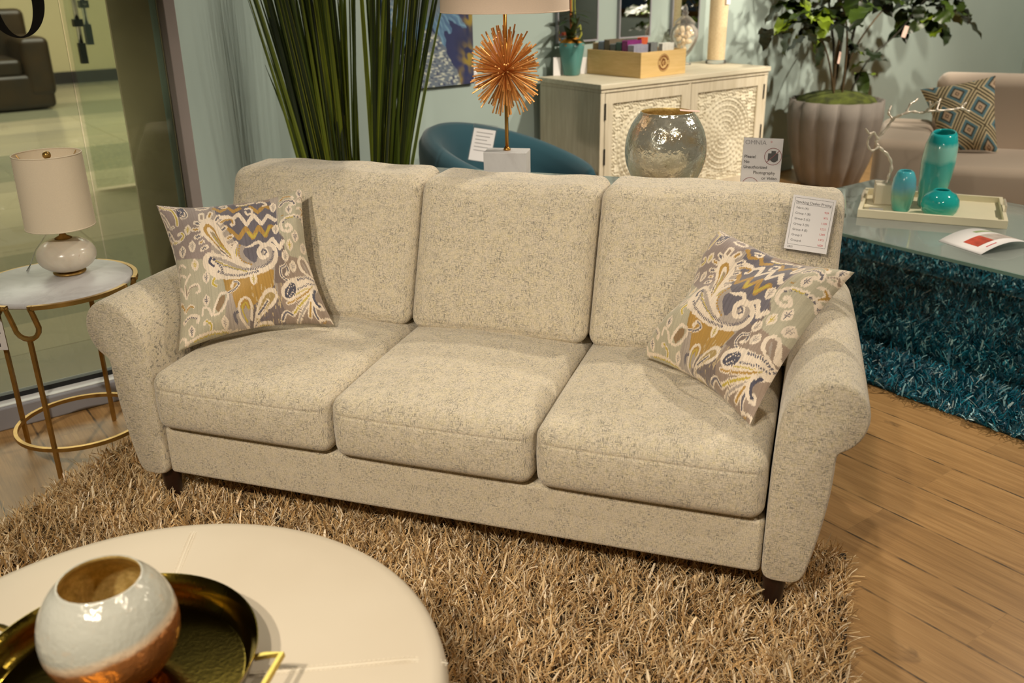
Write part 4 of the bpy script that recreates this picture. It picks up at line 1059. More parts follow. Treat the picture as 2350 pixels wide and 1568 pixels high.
wa, wd = Vector((1.112, 3.53)), (Vector((1.935, 4.61))-Vector((1.112, 3.53))).normalized(); wn = Vector((wd.y, -wd.x))
made = 0
while made < 170:
    b0v, b0f = len(V), len(F)
    # two clumps across the view; a = sideways place of the blade where it clears the sofa
    two = rg.random() < .33
    a = rg.uniform(.115, .28) if two else rg.uniform(-.265, .012)
    if rg.random() < .06: a -= .08
    s_ = a*.5; ln = (a-s_)/.53*.70+rg.normal(0, .028)
    if two: s_ = a*.75; ln = (a-s_)/.53+rg.normal(-.015, .045)
    dp = rg.normal(0, .05); fw = rg.normal(0, .05)
    x, y = .80*s_+.6*dp, -.60*s_+.8*dp
    lx, ly = .80*ln+.6*fw, -.60*ln+.8*fw
    L = rg.uniform(1.15, 1.8) if rg.random() > .12 else rg.uniform(.55, 1.0)
    c1 = [DG, MG, LGc, MG][rg.integers(4)]; c2 = [MG, YG, LGc][rg.integers(3)]
    blade(x, y, lx, ly, L, rg.uniform(.006, .0125) if rg.random() > .2 else .0035, c1, c2)
    bad = False                                   # no blade may touch a wall
    for (x, y, z) in V[b0v:]:
        if (Vector((x+GP.x, y+GP.y))-wa).dot(wn) < .05 or y+GP.y > YW-.05: bad = True; break
    if bad: del V[b0v:], F[b0f:], CC[b0v:]
    else: made += 1
g = G(); g.v = V; g.f = F; g.col = np.array(CC); g.build('blades', 'grass_blade', t)

# ------------------------------------------------------------------ canvas on the wall
def sea_picture(N=260):
    X, Y = np.meshgrid(np.linspace(0, 1, N), np.linspace(0, 1.5, N)); r = np.random.default_rng(3)   # y measured upward from the lower edge, in canvas widths
    def ns(f, s):
        q = np.random.default_rng(s); o = 0
        for _ in range(10):
            kx, ky, p = q.normal()*f, q.normal()*f, q.uniform(0, 6.3); o = o+np.sin(X*kx+Y*ky+p)
        return o/4.5
    c = np.zeros((N, N, 3)); put = lambda m, rgb: c.__setitem__(slice(None), c*(1-m[..., None])+np.array(s2l(rgb))*m[..., None])
    put(np.ones((N, N)), (40, 48, 92)); put(np.clip(ns(9, 1), 0, 1)*.6, (22, 28, 60))
    cx, cy = .40, .95; d = np.hypot(X-cx, (Y-cy)); a = np.arctan2(Y-cy, X-cx)
    pet = .55+.07*np.sin(a*26)+.05*np.sin(a*17+1)+.03*ns(40, 2)
    m = (d < pet).astype(float); put(m, (88, 124, 158)); st = np.clip(np.sin(a*64+3*ns(18, 4)+d*9), 0, 1)*m*(d > .28); put(st*.75, (122, 164, 190))
    put(np.clip(np.sin(a*41+2*ns(26, 5)), 0, 1)*m*(d > .3)*.5, (58, 84, 128))
    m2 = np.clip((.40-d)/.12, 0, 1); put(m2*.92, (112, 120, 124)); put(np.clip(ns(34, 6), 0, 1)*m2*.5, (88, 100, 110))
    rgm = np.exp(-((d-.13)/.03)**2)*np.clip(ns(60, 7)+.3, 0, 1); put(rgm*.8, (190, 196, 190))
    cor = (Y < .46-.95*np.clip(X-.50, 0, 1)**1.15-.10*np.sin(X*9)+.025*ns(30, 8)) & (X < .84); cor = cor.astype(float)
    put(cor, (106, 118, 132)); put(cor*np.clip(ns(95, 9)*1.4, 0, 1), (198, 202, 190)); put(cor*np.clip(ns(110, 10)*1.2-.2, 0, 1), (62, 70, 100))
    lft = ((X < .12) & (Y < 1.05)).astype(float); put(lft*np.clip(ns(90, 11)+.2, 0, 1), (176, 184, 184))
    gd = np.exp(-(((X-.95)/.09)**2+((Y-.25)/.12)**2))+np.exp(-(((X-.97)/.07)**2+((Y-.62)/.08)**2))+.8*np.exp(-(((X-.84)/.025)**2+((Y-.07)/.07)**2))
    put(np.clip(gd*1.3*np.clip(ns(50, 12)+.6, 0, 1), 0, 1), (150, 128, 50))
    return c
img = sea_picture(); N = img.shape[0]
t = thing('canvas_picture', 'unframed canvas of a blue sea anemone hanging on the wall behind the grass', 'picture', (2.745*.923, YW-.027, .896), 0)
px0, pw, ph = 0, .568, .85
V = np.stack(np.meshgrid(np.linspace(0, pw, N), np.linspace(0, ph, N)), -1).reshape(-1, 2); pw_ = 0; V3 = np.stack([V[:, 0], np.zeros(len(V))-.0005, V[:, 1]], 1)
idx = np.arange(N*N).reshape(N, N); q = np.stack([idx[:-1, :-1], idx[:-1, 1:], idx[1:, 1:], idx[1:, :-1]], -1).reshape(-1, 4)
fast_mesh('painted_front', V3, q, 'canvas_paint', img.reshape(-1, 3), t)
G().box(0, pw, 0, .028, 0, ph).build('stretcher', 'navy_art', t)
for nm, x0, z0, lab in (('wall_tag', 3.355, .862, 'small white wall tag beside lower right corner of the sea anemone canvas, upper one'), ('wall_tag', 3.385, .80, 'small white wall tag below the upper tag beside the sea anemone canvas')):
    t = thing(nm, lab, 'price tag', (x0*.923, YW-.003, 1.5-(1.5-z0)*.923), 0); t.scale = (.923, .923, .923)
    G().box(0, .048 if z0 > .85 else .06, -.0008, 0.002, 0, .075 if z0 > .85 else .062).build('paper', 'white_paper', t)
    G().box(.03, .04, -.0015, -.001, .012, .03).build('lettering', 'black_ink', t)
# ------------------------------------------------------------------ carved sideboard
BK = .923                                        # size of the pieces along the back wall
def bthing(name, label, cat, loc, rz=0, group=None):
    o = thing(name, label, cat, (loc[0]*BK, loc[1]*BK, loc[2]), rz, group); o.scale = (BK, BK, BK); return o
t = bthing('sideboard', 'whitewashed wooden sideboard with two carved mandala doors against the sage wall', 'sideboard', (3.85, 4.29, 0), 0)
Lx, Dy, Hh, Zb = 1.55, .60, .975, .152
G().box(-.012, Lx+.012, -.014, Dy, Hh-.03, Hh).build('top', 'whitewashed_top', t, bevel=.003)
G().box(0, Lx, -.004, Dy-.01, Hh-.052, Hh-.0305).build('moulding', 'whitewashed_wood', t, bevel=.003)
g = G(); g.box(.0, Lx, .022, Dy-.01, Zb, Hh-.0525); g.build('body', 'whitewashed_wood', t)
g = G(); g.box(0, .034, 0, .0215, Zb, Hh-.053); g.box(Lx-.034, Lx, 0, .0215, Zb, Hh-.053); g.box(.0341, Lx-.0341, 0, .0215, Zb, Zb+.03); g.box(Lx/2-.012, Lx/2+.012, 0, .0215, Zb+.0301, Hh-.053)
g.build('face_frame', 'whitewashed_wood', t)
for x in (.03, Lx-.03):
    for y in (.05, Dy-.06):
        G().lathe([(.018, 0), (.028, Zb-.001)], 4).build('leg', 'whitewashed_wood', t, loc=(x+(.01 if x < 1 else -.01), y, 0), rot=(0, 0, PI/4))
def carve(u, v):
    """height of the carved mandala, u across, v up, both in metres from the panel centre"""
    r = math.hypot(u, v); a = math.atan2(v, u); h = 0
    for r0, n, w, s in ((.03, 8, .012, 0), (.058, 12, .014, .5), (.092, 18, .014, 0), (.125, 24, .016, .5), (.16, 30, .014, 0), (.195, 36, .016, .5), (.232, 44, .014, 0)):
        d = (r-r0)/w
        if abs(d) < 1: h = max(h, (1-d*d)*(.45+.55*abs(math.cos(n*(a+s*PI/n)/2))))
    for r0 in (.018, .044, .075, .108, .143, .178, .214, .25):
        h = max(h, .8*math.exp(-((r-r0)/.003)**2))
    if r > .255: h = max(h, .5+.5*math.sin(u*150+2.2*math.sin(v*90))*math.sin(v*150+2.2*math.sin(u*90)))
    if r < .016: h = 1-(r/.016)**2*.4
    return h
for k, (x0, x1) in enumerate(((.038, Lx/2-.014), (Lx/2+.014, Lx-.038))):
    z0, z1 = Zb+.034, Hh-.058; st = .062
    g = G(); g.box(x0, x0+st, -.002, .021, z0, z1); g.box(x1-st, x1, -.002, .021, z0, z1); g.box(x0+st, x1-st, -.002, .021, z0, z0+st); g.box(x0+st, x1-st, -.002, .021, z1-st, z1)
    d = g.build('door', 'whitewashed_wood', t)
    px, pz = (x0+x1)/2, (z0+z1)/2-.03; hx, hz0, hz1 = (x1-x0)/2-st+.001, z0+st-.001, z1-st+.001
    def f(i, j):
        x = px-hx+2*hx*i; z = hz0+(hz1-hz0)*j
        return (x, .017-.013*carve(x-px, (z-(hz0+hz1)/2)), z)
    g = G().grid(240, 180, f); o = g.build('carved_panel', 'carved_wood', d, smooth=True)
    hxp = x0-.003 if k == 0 else x1+.003
    for zc in (.815, .540, .27): G().box(hxp-.0045, hxp+.0045, -.008, -.0021, zc-.055, zc+.045).build('hinge', 'hinge_metal', d)

# tall narrow mirrors on the wall above
navy = thing('framed_picture', 'large navy picture in a gilt frame, seen only reflected in the narrow mirrors', 'picture', (XR-.03, -.2, .9), 0)
G().box(0, .028, -1.4, 1.3, .06, 1.0).build('canvas', 'navy_art', navy)
g = G(); g.box(-.02, .028, -1.46, 1.36, 0, .0599); g.box(-.02, .028, -1.46, 1.36, 1.0001, 1.06); g.box(-.02, .028, -1.46, -1.4001, .06, 1.0); g.box(-.02, .028, 1.3001, 1.36, .06, 1.0); g.build('frame', 'gilt_frame', navy)
for (x0, x1, zb, lab) in ((4.03, 4.385, 1.045, 'tall narrow wall mirror nearest the teal orchid pot, leftmost of three'), (4.575, 4.875, 1.045, 'tall narrow wall mirror above the pine sample box, middle of three'), (5.085, 5.365, 1.045, 'tall narrow wall mirror behind the glass shell jar, rightmost of three')):
    t = bthing('wall_mirror', lab, 'mirror', (x0, (YW-.024)/BK, 1.5-(1.5-zb)*BK), 0, 'narrow mirrors above the sideboard')
    w, h = x1-x0, .95
    G().box(.0101, w-.0101, 0, .008, .0101, h-.0101).build('mirror_glass', 'mirror_silver', t)
    g = G(); g.box(0, .01, -.004, .022, 0, h); g.box(w-.01, w, -.004, .022, 0, h); g.box(.0101, w-.0101, -.004, .022, 0, .01); g.box(.0101, w-.0101, -.004, .022, h-.01, h); g.build('frame', 'grey_track', t)

# teal pot with orchid
ZS = .9005
t = bthing('potted_orchid', 'orchid plant in a tapered teal pot on the left end of the sideboard', 'plant', (4.062, 4.815, ZS), R(20))
def sq(a, z): return 1+.05*math.cos(4*a)*-1
G().open().lathe([(0, 0), (.044, 0), (.05, .004), (.066, .09), (.0775, .165), (.080, .205), (.076, .205), (.07, .19), (0, .185)], 48, fn=sq).build('pot', 'teal_ceramic', t, smooth=True)
prof = [(.0735, .186)]+[(.073*math.cos(k*PI/16), .19+.048*math.sin(k*PI/16)) for k in range(9)]
G().lathe(prof, 36, fn=lambda a, z: 1+.05*math.sin(7*a+z*90)+.04*math.sin(13*a)).build('moss', 'orange_moss', t, smooth=True, label='orange moss')
g = G(); g.tube([(.0, .0, .2), (-.012, .004, .34), (-.01, .006, .62)], .007, 8); g.build('stake', 'bamboo_stick', t)
for (p, rad) in (([(.012, 0, .2), (.02, .004, .3), (.012, .01, .44), (.02, 0, .62)], .006), ([(.03, -.01, .2), (.045, 0, .32), (.05, .01, .44), (.03, 0, .62)], .0045), ([(.035, -.02, .21), (.07, -.03, .25), (.05, -.03, .31), (.03, -.02, .29)], .008)):
    G().tube(p, lambda q, r=rad: r*(1-.3*q), 8).build('stem', 'orchid_stem', t, smooth=True)
def leaf(g, base, d, up, L, w, bend=.3, n=8, fold=.15):
    d = Vector(d).normalized(); up = Vector(up); s = d.cross(up).normalized(); up = s.cross(d); b = Vector(base); v = []; f = []
    for k in range(n+1):
        q = k/n; ww = w*math.sin(PI*min(1, .08+.92*q)**.75)**.8*.5+.0004
        c = b+d*(L*q)-up*(bend*L*q*q)
        v += [tuple(c-s*ww+up*fold*ww), tuple(c), tuple(c+s*ww+up*fold*ww)]
    for k in range(n):
        f += [(3*k, 3*k+1, 3*k+4, 3*k+3), (3*k+1, 3*k+2, 3*k+5, 3*k+4)]
    g.add(v, f)
g = G()
for (a, el, L, w) in ((215, 35, .17, .05), (190, 60, .16, .045), (245, 20, .15, .05), (180, 35, .13, .05), (230, 70, .2, .04), (200, 50, .16, .05), (-40, 60, .12, .04)):
    leaf(g, (-.01, 0, .215), (math.cos(R(a))*math.cos(R(el)), math.sin(R(a))*math.cos(R(el)), math.sin(R(el))), (0, 0, 1), L, w, .45)
for k in range(9):
    a = R(40*k+20); leaf(g, (-.01, .0, .33+.02*(k % 4)), (math.cos(a), math.sin(a), .25), (0, 0, 1), .15 if math.sin(a+.35) < .1 else .085, .045, .4)
g.build('leaves', 'green_leaf', t, smooth=True)
t = bthing('price_tag', 'white price tag standing between the teal orchid pot and the pine box', 'price tag', (4.178, 4.83, ZS), R(-20))
o = G().box(-.022, .022, -.001, .001, 0, .105).build('paper', 'white_paper', t)
t = bthing('price_tag', 'white price tag leaning behind the left side of the teal orchid pot', 'price tag', (3.975, 4.86, ZS), R(-20))
o = G().box(-.025, .025, -.001, .001, 0, .115).build('paper', 'white_paper', t)

# pine box of samples
BX = Vector((4.236, 4.352, ZS)); BR = R(4.0)
t = bthing('sample_box', 'open pine wood box with a burnt round emblem on the sideboard', 'box', BX, BR)
w, dp, h, th = .435, .475, .155, .012
g = G(); g.box(0, w, 0, th, 0, h); g.box(0, w, dp-th, dp, 0, h); g.box(0, th, th, dp-th, 0, h); g.box(w-th, w, th, dp-th, 0, h); g.box(th, w-th, th, dp-th, .0, .01); g.build('case', 'pine_wood', t, bevel=.0015)
g = G(); n = 48; v = []
fm = Matrix.Translation((.215, -.0012, .082)) @ Matrix.Rotation(R(90), 4, 'X')
def ann(g, r0, r1, cx=0, cy=0, a0=0, a1=2*PI, n=40):
    v = []
    for k in range(n+1):
        a = a0+(a1-a0)*k/n; v += [(cx+r0*math.cos(a), cy+r0*math.sin(a), 0), (cx+r1*math.cos(a), cy+r1*math.sin(a), 0)]
    g.add(v, [(2*k, 2*k+1, 2*k+3, 2*k+2) for k in range(n)])
ann(g, .0505, .054); ann(g, .034, .037); ann(g, .038, .0465, a0=.3, a1=2.8); ann(g, .038, .0465, a0=3.4, a1=6.0); ann(g, .012, .024, 0, 0, .6, 4.6); ann(g, .004, .012, .010, -.004); ann(g, .006, .015, -.004, .014, 0, 3.6)
o = g.build('emblem', 'burnt_mark', t, label='burnt round emblem'); o.matrix_local = fm
cols = (('sample_tan', 'tan'), ('sample_blue', 'pale blue'), ('sample_taupe', 'taupe'), ('sample_slate', 'slate grey'), ('sample_pine', 'pine green'), ('sample_purple', 'purple'), ('sample_silver', 'silver'), )
y = .445
for k, (m_, nm) in enumerate(cols):
    dy = .046 if k != 6 else .05
    p = BX+Matrix.Rotation(BR, 3, 'Z') @ Vector((.022, y-dy, .0105*BK))
    lab = {'silver': 'silver grey swatch book at the front of the pine box'}.get(nm, nm+' swatch book standing in the pine sample box')
    s_ = bthing('swatch_book', lab, 'swatch book', p, BR, 'swatch books in the pine box')
    hh = .185+.012*((k*7) % 3)
    G().box(.0, .13, .001, dy-.004, .003, hh-.003).build('pages', m_, s_)
    g = G(); g.box(-.002, .132, -.0015, .0008, 0, hh); g.box(-.002, .132, dy-.0038, dy-.0015, 0, hh); g.build('cover', m_, s_)
    y -= dy+.006
for k, (m_, lab, x, y, hh) in enumerate((('sample_grey', 'mid grey swatch book behind the silver one in the pine box', .185, .085, .192), ('sample_white', 'pale white swatch book at the right of the pine box', .262, .055, .185), ('sample_orange', 'thin orange swatch book sticking up behind the silver one', .175, .16, .22))):
    p = BX+Matrix.Rotation(BR, 3, 'Z') @ Vector((x, y, .0105*BK)); s_ = bthing('swatch_book', lab, 'swatch book', p, BR, 'swatch books in the pine box')
    wd = (.06, .11, .06)[k]
    G().box(0, wd, .001, .03, .003, hh-.003).build('pages', m_, s_); g = G(); g.box(-.002, wd+.002, -.0015, .0008, 0, hh); g.box(-.002, wd+.002, .0302, .0325, 0, hh); g.build('cover', m_, s_)

# apothecary jar with shells
JC = Vector((5.085, 4.80, ZS))
t = bthing('apothecary_jar', 'clear glass apothecary jar of pale shells with tall finial lid on the sideboard', 'jar', JC, 0)
G().open().lathe([(0, 0), (.06, 0), (.055, .012), (.02, .02), (.016, .045), (.03, .06), (.06, .10), (.092, .16), (.101, .20), (.094, .235), (.070, .262), (.066, .275), (.064, .275), (.068, .260), (.090, .234), (.097, .20), (.088, .162), (.057, .104), (.02, .068), (0, .066)], 40).build('bowl', 'jar_glass', t, smooth=True)
G().open().lathe([(.074, .2765), (.072, .285), (.055, .305), (.03, .325), (.016, .334), (.022, .345), (.024, .352), (.014, .362), (.018, .374), (.012, .388), (.004, .404), (0, .41)], 32).build('lid', 'jar_glass', t, smooth=True)
def shell_mesh():
    g = G(); n = 18; v = []; f = []; prof = [(math.sin(PI*i/8)**.7*(.0165+.003*math.sin(i)), -.018+.036*i/8) for i in range(9)]
    g.lathe([(max(r, .0004), z) for r, z in prof], 14, fn=lambda a, z: 1+.16*math.cos(5*a+z*120)); return g
rr = random.Random(4); first = None; spots = []
tries = 0
while len(spots) < 60 and tries < 40000:
    tries += 1
    z = rr.uniform(.112, .25); rm = {0: .052, 1: .06, 2: .070, 3: .076, 4: .074, 5: .062}[min(5, int((z-.10)/.028))]-.024
    a = rr.uniform(0, 2*PI); r_ = rm*math.sqrt(rr.random()); p = Vector((r_*math.cos(a), r_*math.sin(a), z))
    if all((p-q).length > .0365 for q in spots): spots.append(p)
for p in spots:
    if first is None:
        o = first = shell_mesh().build('seashell', 'shell_white', smooth=True) if 'shell_white' in MAT else None
        if o is None:
            MAT['shell_white'] = plain('shell_white', (250, 226, 190), .5, var=.12, scale=70); o = first = shell_mesh().build('seashell', 'shell_white', smooth=True)
        tag(o, 'pale seashell heaped inside the glass apothecary jar', 'seashell', 'seashells in the jar')
    else:
        o = first.copy(); COL.objects.link(o)
    o.location = (JC.x*BK+p.x*BK, JC.y*BK+p.y*BK, JC.z+p.z*BK); o.scale = (BK, BK, BK); o.rotation_euler = (rr.uniform(0, 3), rr.uniform(0, 3), rr.uniform(0, 6))

t = bthing('column_vase', 'tall cream textured column standing on a clear glass foot at the sideboard end', 'vase', (5.318, 4.70, ZS), 0)
G().lathe([(0, 0), (.072, 0), (.075, .006), (.072, .024), (0, .026)], 40).build('foot', 'jar_glass', t, smooth=True)
G().lathe([(0, .0265), (.062, .0265), (.0625, .03), (.066, .62), (0, .62)], 40).build('column', 'sand_column', t, auto=50)
o = G().box(-.026, .026, 0, .0012, -.03, .025).build('paper_tag', 'white_paper', t); o.location = (.015, -.070, .43); o.rotation_euler = (0, 0, R(10))
# ------------------------------------------------------------------ fig tree in a fluted planter
PC = Vector((5.926, 4.08, 0))
t = thing('fig_tree', 'broad leaved fig tree in a fluted grey planter beside the sideboard', 'plant', PC, 0); t.scale = (BK, BK, BK)
fl = lambda a, z: 1+.045*(abs(math.cos(7*a))**.55*2-1)
G().open().lathe([(0, 0), (.215, 0), (.23, .02), (.285, .18), (.328, .38), (.345, .52), (.340, .655), (.325, .655), (.315, .625), (0, .595)], 150, fn=fl).build('planter', 'grey_planter', t, smooth=True)
G().lathe([(.318, .615)]+[(.31*math.cos(k*PI/14), .625+.095*math.sin(k*PI/14)) for k in range(8)], 70, fn=lambda a, z: .97+.03*math.sin(9*a+50*z)+.03*math.sin(23*a+z*140)).build('moss', 'green_moss', t, smooth=True)
rr = random.Random(12)
tips = []
def stem(P, r0, mt): 
    G().tube([tuple(p) for p in spline(np.array(P, float), 5)], lambda q: r0*(1-.45*q), 8).build('stem', mt, t, smooth=True)
for (bx, by, P, r0, mt) in (
    (-.05, 0, [(-.07, .0, .85), (-.10, -.05, 1.2), (-.20, -.1, 1.7)], .013, 'brown_stem'),
    (-.02, .03, [(.0, .02, .9), (.0, 0, 1.3), (.05, -.05, 1.95)], .014, 'dark_stem'),
    (.02, -.02, [(.05, -.03, .9), (.10, -.05, 1.3), (.16, -.05, 1.9)], .013, 'dark_stem'),
    (.05, .02, [(.13, .0, .85), (.28, -.06, 1.1), (.52, -.14, 1.35)], .009, 'brown_stem'),
    (.06, -.05, [(.22, -.08, .8), (.45, -.16, 1.0), (.72, -.2, 1.25)], .007, 'dark_stem'),
    (-.07, -.03, [(-.25, -.08, .80), (-.42, -.12, .98), (-.62, -.16, 1.12)], .008, 'brown_stem'),
    (-.03, -.06, [(-.12, -.12, .9), (-.30, -.2, 1.15), (-.50, -.22, 1.35)], .009, 'brown_stem'),
    (.03, .05, [(.03, .1, .9), (-.05, .14, 1.3), (-.1, .12, 1.8)], .012, 'dark_stem')):
    P = [(bx, by, .645)]+[(q[0], q[1], q[2]+.125) for q in P]; stem(P, r0, mt); tips.append(np.array(P))
V, F, C_ = G(), None, []
def figleaf(g, base, d, L, w, c):
    n0 = len(g.v); d = Vector(d).normalized(); up = Vector((rr.gauss(0, .4), rr.gauss(0, .4), 1)); s = d.cross(up)
    if s.length < .1: s = Vector((1, 0, 0))
    s.normalize(); up = s.cross(d); b = Vector(base); n = 9; v = []; f = []; bend = rr.uniform(.1, .5)
    for k in range(n+1):
        q = k/n; ww = .5*w*(math.sin(PI*q**.72)**.7 if 0 < q < 1 else 0)*(1+.06*math.sin(9*q))+.001
        c0 = b+d*(L*q)-up*(bend*L*q*q)
        for j in (-1, -.5, 0, .5, 1): v.append(tuple(c0+s*ww*j+up*(.16*abs(j)*ww+.012*math.sin(q*16)*abs(j))))
    for k in range(n):
        for j in range(4): f.append((5*k+j, 5*k+j+1, 5*k+j+6, 5*k+j+5))
    g.add(v, f); C_.extend([c]*len(v))
dk, md, lt = s2l((26, 38, 14)), s2l((50, 68, 16)), s2l((104, 124, 26))
g = G()
def bunch(c, n, sp, L=.17, out=None):
    for _ in range(n):
        p = Vector(c)+Vector((rr.gauss(0, sp), rr.gauss(0, sp), rr.gauss(0, sp)))
        d = Vector((rr.gauss(0, 1), rr.gauss(0, .8)-.35, rr.gauss(0, .6)-.15))
        figleaf(g, p, d, L*rr.uniform(.7, 1.25), L*.62*rr.uniform(.8, 1.2), (dk, dk, md, md, lt)[rr.randrange(5)])
for P in tips:
    e = P[-1]; m_ = (P[-1]+P[-2])/2
    bunch(e, 9, .10); bunch(m_, 4, .08, .15)
for c, n, sp in (((-.86, -.14, 1.16), 13, .085), ((-.62, -.16, 1.13), 7, .07), ((-.40, -.2, 1.22), 5, .06), ((-.08, -.1, 1.20), 9, .09), ((.98, -.2, 1.10), 9, .08), ((.80, -.2, 1.20), 14, .11), ((1.15, -.18, 1.22), 10, .09), ((.3, -.1, 1.45), 14, .15), ((-.5, -.1, 1.5), 14, .16), ((.9, -.15, 1.5), 16, .17), ((.02, -.1, .92), 3, .05), ((.14, -.12, .84), 3, .04), ((.18, -.05, .74), 2, .03)):
    bunch((c[0], c[1], c[2]+.125), n, sp, .19)
# keep every leaf clear of the wall behind
for i, (x, y, z) in enumerate(g.v):
    if y > .47: g.v[i] = (x, .47-(y-.47)*.2, z)
g.col = np.array(C_); g.build('leaves', 'fig_leaf', t, smooth=True)
for (x, y, z, rz) in ((-.17, -.10, .86, 10), (.46, -.22, 1.02, -30)):
    o = G().box(-.018, .018, -.0006, .0006, -.05, .035).build('paper_tag', 'pink_paper', t); o.location = (x, y, z+.125); o.rotation_euler = (0, R(14), R(rz))

# ------------------------------------------------------------------ beige loveseat with its diamond pillow
AR = Vector((4.80, 3.03, 0)); AZ = -R(60)
t = thing('loveseat', 'chunky beige upholstered loveseat at the right behind the glass coffee table', 'sofa', AR, AZ)
G().rbox(.155, .46, .268, .055, (3, 5, 4), 4, mtx=Matrix.Translation((.155, .46, .308))).build('arm', 'beige_upholstery', t, smooth=True)
G().rbox(.155, .46, .268, .055, (3, 5, 4), 4, mtx=Matrix.Translation((1.865, .46, .308))).build('arm', 'beige_upholstery', t, smooth=True)
def fn(x, y, z): return (x, y, z+.02*max(0, 1-(x/.7)**2)*max(0, 1-(y/.35)**4)*(z > 0))
G().rbox(.697, .35, .115, .05, (8, 5, 3), 4, fn, Matrix.Translation((1.01, .33, .335))).build('seat_cushion', 'beige_upholstery', t, smooth=True)
G().rbox(.70, .40, .075, .02, (3, 3, 2), 3, mtx=Matrix.Translation((1.01, .45, .14))).build('base', 'beige_upholstery', t, smooth=True)
def fn(x, y, z): return (x, y+.12*z, z)
G().rbox(.72, .12, .27, .07, (6, 3, 5), 4, fn, Matrix.Translation((1.01, .80, .60))).build('backrest', 'beige_upholstery', t, smooth=True)
for x in (.1, 1.92):
    for y in (.08, .84): G().lathe([(.02, 0), (.025, .045)], 16).build('leg', 'dark_wood', t, loc=(x, y, 0))
def diamond_print(N=150):
    X, Y = np.meshgrid(np.linspace(0, 1, N), np.linspace(0, 1, N)); k = Canvas(N, 0, 0, 1, 1)
    a = 2.05*X+1.54*Y+.28; b = -1.47*X+2.02*Y+.78
    fa = np.abs((a % 1)-.5)*2; fb = np.abs((b % 1)-.5)*2; m = np.maximum(fa, fb)   # 0 centre .. 1 edge
    k.fill(np.ones((N, N)), (208, 190, 152))
    for lo, hi, c in ((.94, 1.01, (86, 76, 54)), (.84, .94, (204, 186, 148)), (.72, .84, (92, 84, 64)), (.60, .72, (204, 188, 152)), (.42, .60, (92, 128, 140)), (.30, .42, (70, 72, 64)), (.14, .30, (196, 170, 142)), (.06, .14, (120, 96, 76)), (-.1, .06, (200, 172, 146))):
        k.fill(((m >= lo) & (m < hi)).astype(float), c)
    r = np.random.default_rng(2); k.c *= (1+.12*r.normal(size=(N, N, 1))); return k.c.clip(0, 1)
pillow('throw_pillow', 'tan pillow with blue and brown diamonds leaning on the beige loveseat', [(5.384, 3.138, .795), (5.585, 2.80, .885), (5.477, 2.657, .472), (5.335, 2.90, .462)], .085, .03, diamond_print(), .06, 'woven_print', None, 3)

# ------------------------------------------------------------------ glass coffee table
t = thing('coffee_table', 'bent glass coffee table standing on the teal rug', 'coffee table', (3.37, .95, 0), 0)
tw_, tl_ = 1.05, 1.80; hz = .45
G().box(0, tw_, 0, tl_, hz-.015, hz).build('tabletop', 'table_glass', t, bevel=.004)
G().box(-.0042, -.0002, 0, tl_, hz-.014, hz-.001).build('edge', 'glass_edge', t)
G().box(.002, .014, .002, tl_-.002, .0115, hz-.0155).build('side_panel', 'panel_glass', t)
G().box(tw_-.014, tw_-.002, .002, tl_-.002, .0115, hz-.0155).build('side_panel', 'panel_glass', t)

# tray
tdx = Vector((.497, -.867, 0)).normalized(); TA_ = math.atan2(tdx.y, tdx.x)
TO = Vector((3.640, 2.335, hz+.0005))
t = thing('serving_tray', 'rectangular cream tray with metal end handles on the glass coffee table', 'tray', TO, TA_)
TL_, TW_ = .60, .47
g = G(); g.box(0, TL_, 0, .016, 0, .036); g.box(0, TL_, TW_-.016, TW_, 0, .036); g.box(0, .016, .016, TW_-.016, 0, .036); g.box(TL_-.016, TL_, .016, TW_-.016, 0, .036); g.box(.016, TL_-.016, .016, TW_-.016, 0, .009); g.build('body', 'cream_tray', t, bevel=.0015)
for x, s_ in ((.004, 1), (TL_-.004, -1)):
    g = G(); g.tube([(x, TW_/2-.07, .037), (x, TW_/2-.07, .060), (x, TW_/2+.07, .060), (x, TW_/2+.07, .037)], .005, 6); g.build('handle', 'silver_branch', t, auto=40, label='polished metal handle')
zt_ = hz+.0005+.0095
def on_tray(x, y): return (x, y, zt_)
t = thing('turquoise_vase', 'tall turquoise glass vase with a pale band near its rim on the cream tray', 'vase', on_tray(4.035, 2.225), R(20))
g = G().open(); prof = [(0, 0), (.056, 0), (.062, .006), (.070, .06), (.080, .14), (.085, .21), (.080, .28), (.066, .325), (.056, .336), (.05, .333), (.058, .318), (.072, .26), (.06, .08), (0, .02)]
g.lathe(prof, 40); g.v = [(x*1.03+.06*z, y*.85-.04*z, z+.10*x*(z > .3)) for x, y, z in g.v]; g.build('body', 'turquoise_tall', t, smooth=True)
t = thing('turquoise_vase', 'round squat turquoise glass vase in front of the tall one on the tray', 'vase', on_tray(3.905, 2.105), 0)
G().open().lathe([(0, 0), (.05, 0), (.06, .004), (.074, .025), (.080, .05), (.076, .075), (.06, .098), (.038, .110), (.032, .116), (.027, .113), (.034, .104), (.055, .09), (.07, .05), (.05, .012), (0, .01)], 40).build('body', 'turquoise_round', t, smooth=True)
t = thing('turquoise_vase', 'small iridescent blue green glass vase beside the marble cube on the tray', 'vase', on_tray(3.862, 2.262), 0)
G().open().lathe([(0, 0), (.034, 0), (.038, .005), (.047, .05), (.052, .10), (.048, .145), (.036, .175), (.028, .182), (.023, .178), (.032, .165), (.043, .12), (.036, .03), (0, .015)], 36).build('body', 'iridescent_glass', t, smooth=True)

